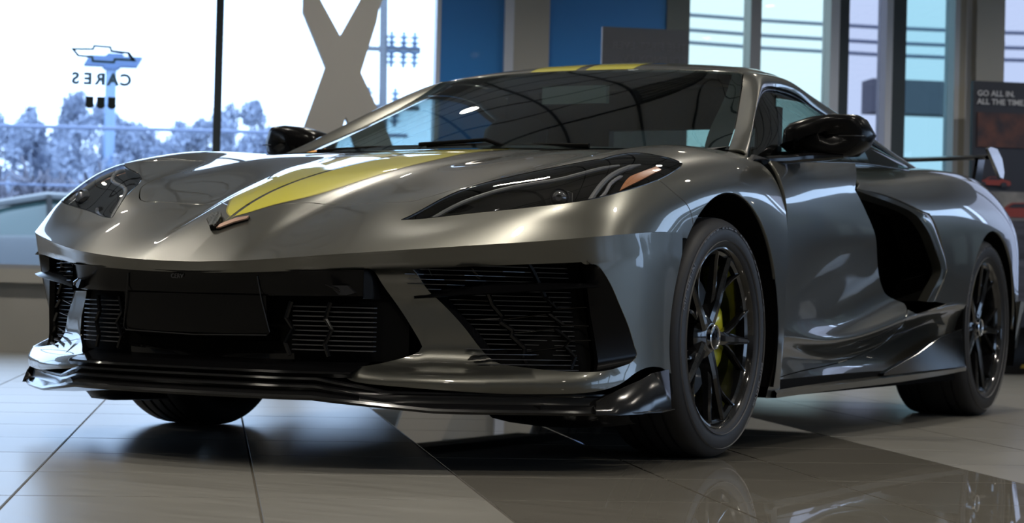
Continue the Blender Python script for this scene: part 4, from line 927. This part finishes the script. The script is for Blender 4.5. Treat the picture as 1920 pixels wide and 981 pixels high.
for s in (1,-1):
    V=[(3.20,1.088),(3.26,1.100),(3.36,1.098),(3.41,1.06),(3.40,1.00),(3.36,.972),(3.31,.975),(3.27,1.02)]
    mb=MB(); mb.prism(V,lambda y,z:(s*.786+s*(1.1-z)*.22,y,z),lambda y,z:(s*.800+s*(1.1-z)*.22,y,z)); mb.build('wing_end_plate',mat('gloss paint with reflection tone',(.35,.36,.37),rough=.1,metal=.7,coat=1.),car)  # white reflection on the end plate is put into its paler colour
    mb=MB(); mb.hexa([(s*.72,3.22,.90),(s*.735,3.22,.90),(s*.735,3.34,.90),(s*.72,3.34,.90),(s*.735,3.26,1.055),(s*.748,3.26,1.055),(s*.748,3.36,1.06),(s*.735,3.36,1.06)]); mb.build('wing_stanchion',gblack,car)
# rear bumper corner seen behind the rear wheel
for s in (1,-1):
    mb=MB(); mb.hexa([(s*.88,3.16,.24),(s*.935,3.16,.25),(s*.90,3.36,.26),(s*.84,3.40,.25),(s*.90,3.15,.44),(s*.965,3.15,.455),(s*.945,3.30,.45),(s*.86,3.40,.45)]); mb.build('rear_bumper_corner',paint,car)
# ---- wipers and scuttle
mb=MB(); mb.add(*(lambda X:([(x,.205+.25*max(0,abs(x)-.45)**1.2,.858) for x in X]+[(x*1.02,.13+.25*max(0,abs(x)-.45)**1.2,.858) for x in X],[(i,i+1,i+1+len(X),i+len(X)) for i in range(len(X)-1)]))(list(np.linspace(-.66,.66,20)))); mb.build('scuttle_panel',vblack,car)
mb=MB(); P_=W.ev([(5.0+1.9,.05),(5.0+1.0,.10),(5.0,.12),(4.2,.10)])[0]
mb.tube([(.42,.20,.872),(.20,.20,.876),(.0,.185,.876),(-.12,.18,.874)],.007,6); mb.build('wiper_blade',vblack,car)
mb=MB(); mb.tube([(.16,.185,.868),(.085,.175,.892),(.02,.17,.888),(-.14,.165,.880)],.006,6); mb.build('wiper_arm',gblack,car)
mb=MB(); mb.tube([(-.10,.19,.874),(-.35,.21,.874),(-.58,.27,.872)],.007,6); mb.build('wiper_blade',vblack,car)
# ---- cabin
cab=mat('cabin trim',(.020,.020,.021),rough=.6); seatm=mat('seat leather',(.030,.030,.032),rough=.5)
mb=MB(); mb.add([(x,y,z) for y,z in ((.24,.855),(.45,.885),(.68,.90),(.74,.86),(.76,.70)) for x in (-.76,-.4,0,.4,.76)],[(i*5+j,i*5+j+1,i*5+6+j,i*5+5+j) for i in range(4) for j in range(4)]); mb.build('dashboard',cab,car,smooth=True)
mb=MB(); mb.lathe([(0,.185),(-.012,.178),(0,.165),(.012,.178)],32,'x',closed=True); me=mb.build('steering_wheel',cab,car,smooth=True); me.rotation_euler=(0,math.radians(20),math.radians(90)); me.location=(.38,.86,.71)
for s in (1,-1):
    mb=MB(); rows=[]; kz=(1.0 if s>0 else 1.17)
    for y,z,w,d in ((1.02,.36,.25,.08),(1.06,.50,.25,.10),(1.12,.66,.24,.09),(1.18,.78,.19,.07),(1.20,.82,.13,.06),(1.215,.87,.125,.055),(1.225,.90,.09,.04)):
        rows.append([(s*.37+w*math.cos(t)*1.0,y+d*math.sin(t),z*kz) for t in np.linspace(0,2*math.pi,17)])
    ribbon('seat_back',rows,seatm,car)
mb=MB(); mb.box((-.62,1.42,.40),(.62,1.46,.945)); mb.box((-.52,1.42,1.028),(.52,1.46,1.17)); mb.box((-.56,1.42,.945),(-.10,1.46,1.028)); mb.box((.46,1.42,.945),(.545,1.46,1.1)); mb.build('cabin_bulkhead',cab,car)
mb=MB(); mb.box((-.80,.3,.38),(.80,1.45,.40)); mb.build('cabin_floor',cab,car)
hl=[[(x,y,z-.03-.12*x*x) for x in (-.55,-.3,0,.3,.55)] for y,z in ((1.0,1.19),(1.3,1.235),(1.46,1.225))]
ribbon('headliner',hl,cab,car)
mb=MB(); mb.box((-.12,.93,1.075),(.12,.955,1.135)); mb.build('rear_view_mirror',mat('mirror back',(.16,.18,.18),rough=.3),car)
# sticker inside the windscreen corner
st=off_row(W,[(1.25,.04),(1.9,.04),(2.1,.22),(1.55,.17)],.002); mb=MB(); mb.add([tuple(p) for p in st],[(0,1,2,3)]); mb.build('windscreen_sticker',mat('orange sticker',(.75,.35,.04),rough=.5),car,fix=False)
# ------------------------------------------------------------------ things in the room
def rtext(txt,size,a,n,z,m,name,parent=None,mirror=False,depth=.001,bold=0.,align='CENTER'):
    """upright lettering facing the viewer (or seen from behind when mirrored) in room coordinates"""
    s=-1 if mirror else 1; e=E2*s
    M_=Matrix(((e.x,0,-NN.x,RP(a,n).x),(e.y,0,-NN.y,RP(a,n).y),(0,1,0,z),(0,0,0,1)))
    return text_mesh(txt,size,depth,name,m,parent,M_,bold,align)
def flat_poly(pts,n0,n1,name,m,parent=None):
    mb=MB(); mb.prism(pts,lambda a,z:RP(a,n0,z),lambda a,z:RP(a,n1,z)); return mb.build(name,m,parent)
# giant letter X
xm=mat('matt grey letter',(.34,.33,.31),rough=.6)
xp=[(-.150,2.14),(-.150,2.075),(-.007,1.752),(-.138,1.35),(-.575,.0),(-.27,.0),(.098,1.372),(.122,1.455),(.150,1.372),(.60,0.),(.93,0.),(.350,1.43),(.204,1.722),(.29,2.03),(.30,2.10),(.42,2.45),(.30,2.45),(.189,2.159),(.074,1.937),(-.049,2.148),(-.15,2.38)]
xo=flat_poly(xp,5.97,6.09,'giant_letter',xm); tag(xo,'giant matt grey letter X standing in front of the bright window','letter')
# grey sign board seen from behind with mirrored words
sb=mat('grey sign board',(.17,.17,.185),rough=.5); sbt=mat('faint sign letters',(.215,.215,.235),rough=.5)
r=empty('sign_board',RP(1.61,4.5,0)); tag(r,'plain grey sign board with faint mirrored words behind the car roof','sign')
def under(o,r):
    o.parent=r; o.matrix_parent_inverse=Matrix.Translation(-Vector(r.location)) if r.rotation_euler.z==0 else r.matrix_basis.inverted(); return o
under(wbox('board',1.376,1.848,4.50,4.53,.04,1.86,sb,kind=None),r); under(wbox('base_plate',1.38,1.84,4.40,4.63,0,.04,frdark,kind=None),r)
o=under(rtext('THE FIRST-EVER',.058,1.835,4.4985,1.745,sbt,'lettering',mirror=True,align='LEFT'),r); o=under(rtext('EQUINOX EV.',.058,1.835,4.4985,1.675,sbt,'lettering',mirror=True,align='LEFT'),r)
# poster stand on the right
r=empty('poster_stand',RP(4.5,6.2,0)); tag(r,'tall dark poster stand with red vehicles printed on it by the right pillar','poster')
pdark=mat('poster dark print',(.020,.021,.030),rough=.5); psmoke=noise_mix(mat('poster smoky print',(.05,.03,.03),rough=.5),(.010,.010,.016),(.10,.035,.022),scale=9.,detail=6.)
ptx=mat('poster white lettering',(.42,.42,.44),rough=.5); pred=mat('poster red print',(.22,.035,.028),rough=.5); pgrey=noise_mix(mat('poster grey print',(.10,.10,.11),rough=.5),(.05,.05,.06),(.22,.21,.20),scale=7.)
prub=noise_mix(mat('poster tarmac print',(.05,.05,.06),rough=.5),(.02,.02,.027),(.085,.085,.11),scale=4.,stretch=(1,1,6))
under(wbox('backing_board',4.11,5.0,6.20,6.24,.30,1.86,pdark,kind=None),r)
under(wbox('print_panel',4.14,4.97,6.192,6.20,1.44,1.66,psmoke,kind=None),r); under(wbox('print_panel',4.12,4.99,6.192,6.20,.98,1.16,pgrey,kind=None),r); under(wbox('print_panel',4.12,4.99,6.192,6.20,.42,.98,prub,kind=None),r)
under(rtext('GO ALL IN.',.050,4.135,6.190,1.765,ptx,'lettering',align='LEFT',bold=.0012),r); under(rtext('ALL THE TIME.',.050,4.135,6.190,1.712,ptx,'lettering',align='LEFT',bold=.0012),r)
def printed_car(a,z,s,flip=1):
    body=[(-1,.12),(-1.02,.35),(-.8,.50),(-.45,.58),(-.2,.85),(.35,.88),(.7,.60),(1.0,.52),(1.05,.2),(.95,.10)]
    o=under(flat_poly([(a+x*s*flip,z+y*s*.62) for x,y in body],6.186,6.191,'printed_vehicle',pred),r)
    win=[(-.35,.60),(-.14,.79),(.28,.81),(.5,.62)]; under(flat_poly([(a+x*s*flip,z+y*s*.62) for x,y in win],6.184,6.187,'printed_window',pdark),r)
    for q in (-.6,.62): under(flat_poly([(a+(q+.2*math.cos(t))*s*flip,z+(.14+.2*math.sin(t))*s*.75) for t in np.linspace(0,2*math.pi,13)[:-1]],6.183,6.186,'printed_wheel',pdark),r)
printed_car(4.25,1.19,.115); printed_car(4.42,.985,.20); printed_car(4.62,1.20,.12,-1)
under(wbox('base_box',4.08,5.02,6.08,6.36,0,.30,gblack,kind=None),r)
bt=[(-1,-.3),(-.8,.3),(-.25,.3),(-.17,.45),(.35,.45),(.27,.3),(1,.3),(.8,-.3),(.25,-.3),(.17,-.45),(-.35,-.45),(-.27,-.3)]
gold=mat('gold emblem',(.55,.38,.08),rough=.3,metal=.8)
under(flat_poly([(4.47+x*.055,.055+y*.035) for x,y in bt],6.072,6.08,'emblem',gold),r)
# glass decals: outlined emblem, CARES seen from behind, three badges; and the figure 5
dm=mat('teal window decal',(.05,.13,.14),rough=.5); dk=mat('dark window decal',(.008,.015,.015),rough=.5); db=mat('pale blue window decal',(.10,.20,.30),rough=.5)
r=empty('window_decal',RP(-1.33,6.59,1.5)); tag(r,'window decal of an outlined emblem above mirrored letters on the left glass','decal')
def ring_poly(pts,w,name,m,n=6.59):
    c=np.mean(pts,axis=0); P=[np.array(p) for p in pts]; mb=MB(); k=len(P); inner=[]
    for i in range(k):
        a,b,d=P[i-1],P[i],P[(i+1)%k]; u=(b-a)/np.linalg.norm(b-a); v=(d-b)/np.linalg.norm(d-b); nn1=np.array([-u[1],u[0]]); nn2=np.array([-v[1],v[0]]); q=nn1+nn2; q=q/max(.35,(q@q)/2)**1.0/1.0; inner.append(b+q*w*.5*1.0)
    ar=sum(P[i][0]*P[(i+1)%k][1]-P[(i+1)%k][0]*P[i][1] for i in range(k))
    if ar<0: inner=[b-(i_-b) for b,i_ in zip(P,inner)]
    for i in range(k):
        j=(i+1)%k; q=[P[i],P[j],inner[j],inner[i]]
        mb.hexa([RP(x,n,z) for x,z in q]+[RP(x,n-.002,z) for x,z in q])
    return mb.build(name,m)
bw=[(-1.537,1.872),(-1.29,1.868),(-1.29,1.888),(-1.28,1.895),(-1.225,1.892),(-1.215,1.882),(-1.22,1.868),(-1.165,1.86),(-1.13,1.795),(-1.30,1.79),(-1.31,1.775),(-1.42,1.775),(-1.43,1.80),(-1.495,1.805)]
bw=[(-1.537,1.868),(-1.405,1.872),(-1.400,1.893),(-1.290,1.889),(-1.285,1.866),(-1.180,1.858),(-1.135,1.800),(-1.262,1.802),(-1.268,1.782),(-1.405,1.785),(-1.410,1.812),(-1.490,1.815)]
under(ring_poly(bw,.028,'emblem_outline',dm),r)
under(flat_poly([(-1.535,1.866),(-1.515,1.866),(-1.475,1.815),(-1.492,1.815)],6.588,6.592,'emblem_side',dk),r); under(flat_poly([(-1.205,1.858),(-1.183,1.857),(-1.137,1.800),(-1.160,1.800)],6.588,6.592,'emblem_side',dk),r)
for i,(ch,a) in enumerate(zip('CARES',(-1.198,-1.275,-1.352,-1.425,-1.500))):
    under(rtext(ch,.098,a,6.588,1.650-.0*i,db,'decal_letter',mirror=True,bold=.005),r)
for a in (-1.412,-1.345,-1.278):
    under(flat_poly([(a-.024,1.575),(a-.024,1.525)]+[(a+.028*math.cos(t),1.528+.028*math.sin(t)) for t in np.linspace(math.pi,2*math.pi,9)]+[(a+.024,1.525),(a+.024,1.575)],6.588,6.592,'decal_badge',dk),r)
o=rtext('5',.185,4.437,6.585,2.145,mat('green window figure',(.03,.075,.06),rough=.5),'window_figure',mirror=True); tag(o,'dark green figure 5 on the far right window glass','decal')
vent(-.305,-.305,'square louvred air vent above the car'); vent(1.525,3.355,'square louvred air vent near the window wall'); vent(-2.745,-3.965,'square louvred air vent on the camera side of the ceiling')
# ------------------------------------------------------------------ ordinary saloon cars
def saloon(name,loc,rz,body,label,glz,cat='car'):
    r=empty(name,loc,rz); tag(r,label,cat)
    secs=[(-2.3,.35,.62,.62,.70),(-2.2,.22,.74,.74,.80),(-1.6,.20,.86,.86,.88),(-1.0,.20,.93,.96,.90),(-.2,.20,.95,1.0,.91),(.9,.20,.97,1.02,.91),(1.7,.22,.99,1.03,.90),(2.15,.25,.98,1.0,.85),(2.3,.38,.85,.88,.74)]
    rows=[]
    for x,zb,zs,zt,w in secs: rows.append([(x,-w*.96,zb),(x,-w,(zb+zs)/2),(x,-w*.97,zs),(x,-w*.8,zt),(x,0,zt+.03),(x,w*.8,zt),(x,w*.97,zs),(x,w,(zb+zs)/2),(x,w*.96,zb)])
    o=ribbon('body_shell',rows,body,r,sharp=40); 
    gr=[(-.95,.97,.96,.80),(-.25,1.33,.98,.68),(.3,1.44,.985,.66),(.95,1.42,.99,.66),(1.55,1.22,1.0,.70),(1.95,1.04,1.0,.78)]
    rows=[[(x-.02*0,-w-.14*(zt-zb)/.45,zb) ,(x,-w*.97,zb+(zt-zb)*.7),(x,-w*.8,zt-.02),(x,0,zt),(x,w*.8,zt-.02),(x,w*.97,zb+(zt-zb)*.7),(x,w+.14*(zt-zb)/.45,zb)] for x,zt,zb,w in gr]
    ribbon('greenhouse',rows,glz,r,sharp=40)
    ribbon('roof_skin',[[(x,y*w*.8,zt+.008-(.02 if abs(y)>.9 else 0)) for y in (-1,-.5,0,.5,1)] for x,zt,zb,w in gr[1:4]],body,r)
    for s in (-1,1):
        mb=MB(); mb.tube([(-1.05,s*.84,.97),(-.3,s*.63,1.31),(.3,s*.57,1.43),(.95,s*.57,1.41),(1.55,s*.62,1.21),(2.0,s*.76,1.03)],.045,6); mb.build('roof_rail',body,r,smooth=True)
        mb=MB(); mb.tube([(.32,s*.62,1.42),(.36,s*.86,.98)],.035,6); mb.build('door_pillar',gblack,r)
        for x in (-1.45,1.42):
            mb=MB(); mb.lathe([(-.10*s,.0+.30),(-.11*s,.33),(-.02*s,.335),(.10*s,.33),(.11*s,.28),(.09*s,.22)],28,'x'); V=[(y_+x,x_+s*.82,z_+.335) for x_,y_,z_ in mb.V]; m2=MB(); m2.add(V,mb.F); m2.build('tyre',tyrem,r,smooth=True,sharp=30)
            mb=MB(); mb.lathe([(.09*s,.22),(.08*s,.12),(.10*s,.03),(.10*s,.001)],20,'x'); V=[(y_+x,x_+s*.82,z_+.335) for x_,y_,z_ in mb.V]; m2=MB(); m2.add(V,mb.F); m2.build('wheel_rim',framem,r,smooth=True)
    for s in (-1,1):
        mb=MB(); mb.hexa([(-2.28,s*.45,.60),(-2.18,s*.74,.60),(-2.10,s*.74,.60),(-2.2,s*.45,.60),(-2.26,s*.45,.68),(-2.14,s*.76,.70),(-2.06,s*.76,.70),(-2.18,s*.45,.68)]); mb.build('headlamp',mat('lamp glass',(.7,.7,.72),rough=.1,coat=1.),r)
    return r
silb=mat('silver car paint',(.16,.17,.18),rough=.3,metal=.3,coat=1.); dglz=mat('dark car glass',(.03,.06,.06),rough=.05,coat=1.)
pk=saloon('parked_car',RP(-3.0,19.5,-.10),RROT,silb,'silver saloon car parked outside the left window',dglz)
pk.scale=(1.1,1.1,1.1)
saloon('showroom_car',RP(5.6,2.2,0),RROT+math.radians(80),mat('black car paint',(.006,.006,.007),rough=.15,coat=1.),'black saloon car parked by the right hand wall',dglz)
# ------------------------------------------------------------------ outdoors
gm=noise_mix(mat('tarmac forecourt',(.3,.3,.3),rough=.9),(.28,.28,.28),(.34,.34,.34),scale=.6)
mb=MB(); mb.box((-150,-150,-.2),(150,150,-.1)); o=mb.build('forecourt_ground',gm,None,fix=False); o['kind']='structure'
def otag(o,l,c,g=None): return tag(o,l,c,g)
# pylon with the emblem, far left
pm_=mat('blue grey sign face',(.10,.16,.30),rough=.5); polem=mat('pale blue pole',(.22,.32,.50),rough=.5)
r=empty('pylon_sign',RP(-3.1,40,-.1)); otag(r,'tall roadside pylon carrying a blue emblem sign among the bare trees','sign')
mb=MB(); P0=RP(-3.1,40); mb.tube([(P0.x,P0.y,-.1),(P0.x,P0.y,5.4)],.13,8); under(mb.build('pole',polem),r)
under(flat_poly([(-3.06+x*.66,5.46+z*.40) for x,z in bt],39.8,40.2,'sign_face',pm_),r)
# utility pole with insulators
wood=mat('weathered pole wood',(.16,.17,.19),rough=.9); insm=mat('pale insulator',(.22,.32,.45),rough=.5)
r=empty('utility_pole',RP(2.36,30,-.1)); otag(r,'wooden utility pole with stacked insulators left of the blue wall','pole')
P0=RP(2.30,30); P1=RP(2.20,30); mb=MB(); mb.tube([(P0.x+.05,P0.y+.03,-.1),(P1.x,P1.y,9)],[.085,.07],10); under(mb.build('pole',wood,smooth=True),r)
for (a,z) in [(2.27+s_*.24,zz) for zz in (3.55,3.75,3.95) for s_ in (-1,1)]+[(2.42+dx,zz) for zz in (4.62,4.80,4.98) for dx in (0,.22,.42)]:
    P=RP(a,30,z); mb=MB()
    for q in (-.05,.05): mb.lathe([(q-.03,.03),(q,.13),(q+.03,.03)],8,'z',c=(P.x,P.y,P.z))
    mb.tube([(P.x,P.y,P.z-.15),(P.x,P.y,P.z+.15)],.04,6); under(mb.build('insulator',insm),r)
for z in (3.75,4.80):
    A_,B_=RP(1.95,30,z),RP(2.95,30,z); mb=MB(); mb.tube([A_,B_],.05,6); under(mb.build('cross_arm',wood),r)
cabm=mat('overhead cable',(.20,.24,.36),rough=.7)
for i,(z0,z1) in enumerate(((4.85,4.95),(4.62,4.70),(4.42,4.50))):
    mb=MB(); pts=[RP(a,25,z0+(z1-z0)*(a+6)/22-.004*(a-8)*(14-a) if a>2 else z0+.05) for a in (4.2,6,8,10,12,14)]; mb.tube(pts,.032,5)
    o=mb.build('power_cable',cabm); otag(o,'taut power cable across the sky in the right windows',"cable",'three power cables over the road')
for i,z in enumerate((2.55,1.75,1.28)):
    mb=MB(); mb.tube([RP(a,22,z+.012*(a+3)*(1 if i==0 else .2)) for a in (-6,-4,-2,0,2)],.030 if i==0 else .022,5)
    o=mb.build('fence_wire' if i else 'power_cable',cabm); otag(o,['long power cable crossing in front of the bare trees','upper fence wire in front of the bare bushes','lower fence wire in front of the bare bushes'][i],'wire')
# canopy and pale building past the right windows
o=wbox('canopy_beam',7.1,13.5,17,17.4,2.72,3.12,mat('grey canopy',(.16,.17,.22),rough=.7),kind=None); otag(o,'grey horizontal canopy beam beyond the right windows','canopy')
for a in (7.3,12.9):
    o2=wbox('canopy_post',a,a+.2,17.1,17.3,-.1,2.72,mat('grey canopy',(.16,.17,.22)),kind=None); under(o2,o)
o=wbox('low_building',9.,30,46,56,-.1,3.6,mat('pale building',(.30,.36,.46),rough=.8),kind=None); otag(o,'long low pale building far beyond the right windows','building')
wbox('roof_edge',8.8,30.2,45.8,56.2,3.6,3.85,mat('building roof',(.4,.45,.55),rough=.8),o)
# bare trees and the hazy treeline
rnd=random.Random(3)
barkm=mat('bare winter bark',(.17,.17,.215),rough=.95); hazem=noise_mix(mat('distant winter foliage',(.30,.36,.52),rough=1.),(.29,.335,.45),(.38,.43,.55),scale=.9)  # pale blue wash of bright haze is put into bark and foliage colours
def bare_mesh(seed):
    R_=random.Random(seed); mb=MB()
    def grow(p,d,l,r,lev):
        q=p+d*l; mid=p+d*l*.5+Vector((R_.uniform(-1,1),R_.uniform(-1,1),R_.uniform(-.3,.3)))*l*.08
        mb.tube([p,mid,q],[r,r*.85,r*.65],3,caps=False)
        if lev==0: return
        for k in range(R_.choice((3,4,4))):
            ax=Vector((R_.uniform(-1,1),R_.uniform(-1,1),R_.uniform(-.2,.9))).normalized()
            nd=(d*.7+ax*.85).normalized(); t=R_.uniform(.35,1.0)
            grow(p+d*l*t,nd,l*R_.uniform(.55,.82),max(r*.6,.011),lev-1)
    for k in range(4):
        grow(Vector((R_.uniform(-.25,.25),R_.uniform(-.25,.25),0)),Vector((R_.uniform(-.45,.45),R_.uniform(-.45,.45),1)).normalized(),.32,.030,4)
    me=meshdata('bare_tree',mb.V,mb.F); me.materials.append(barkm); return me
bms=[bare_mesh(q+5) for q in range(6)]
gaps=[]
for i in range(19):
    back=i%2
    o=bpy.data.objects.new('bare_tree',bms[i%6]); COL.objects.link(o); h=2.9+rnd.uniform(-.35,.5)+.35*back
    o.location=RP(-8.2+i*.50,22.8+3.2*back+rnd.uniform(-.4,.4),-.1); o.rotation_euler=(0,0,rnd.uniform(0,6)); o.scale=(h*.92,h*.92,h*.92)
    tag(o,['leafless winter tree in the front row beyond the left windows','leafless winter tree in the second row beyond the left windows'][back],'tree',['front row of bare trees','second row of bare trees'][back])
def hazy_mesh(seed):
    R_=random.Random(seed); V=[];F=[]
    blobs=[]
    for k in range(26):
        t=R_.random()**.75; blobs.append((Vector((R_.uniform(-1,1)*.44*(1.15-t)**.7,R_.uniform(-1,1)*.3*(1.1-t),.10+.80*t)),.17-.12*t))
    for k in range(5200):
        c,r=R_.choice(blobs); d=Vector((R_.gauss(0,1),R_.gauss(0,1),R_.gauss(0,1))).normalized()*r*R_.uniform(.5,1.05); p=c+d; n_=len(V)
        for q in range(3): V.append(p+Vector((R_.uniform(-1,1),R_.uniform(-1,1),R_.uniform(-1,1)))*.022)
        F.append((n_,n_+1,n_+2))
    mb=MB(); mb.V=[tuple(v) for v in V]; mb.F=F; mb.tube([(0,0,0),(.01,0,.35),(0,0,.75)],[.03,.02,.01],6)
    me=meshdata('distant_tree',mb.V,mb.F); me.materials.append(hazem); return me
hms=[hazy_mesh(q+40) for q in range(5)]
for i in range(26):
    o=bpy.data.objects.new('distant_tree',hms[i%5]); COL.objects.link(o); h=4.5+rnd.choice((-.5,-.2,.1,.35,.6)); 
    o.location=RP(-9.6+i*.47+rnd.uniform(-.2,.2),41+4.5*(i%2)+rnd.uniform(-.5,.5),-.1); o.rotation_euler=(0,0,rnd.uniform(0,6)); o.scale=(3.6,3.6,h+.1+.3*(i%2))
    tag(o,['hazy blue grey tree in the nearer far treeline','hazy blue grey tree in the farther treeline'][i%2],'tree',['nearer hazy treeline','farther hazy treeline'][i%2])
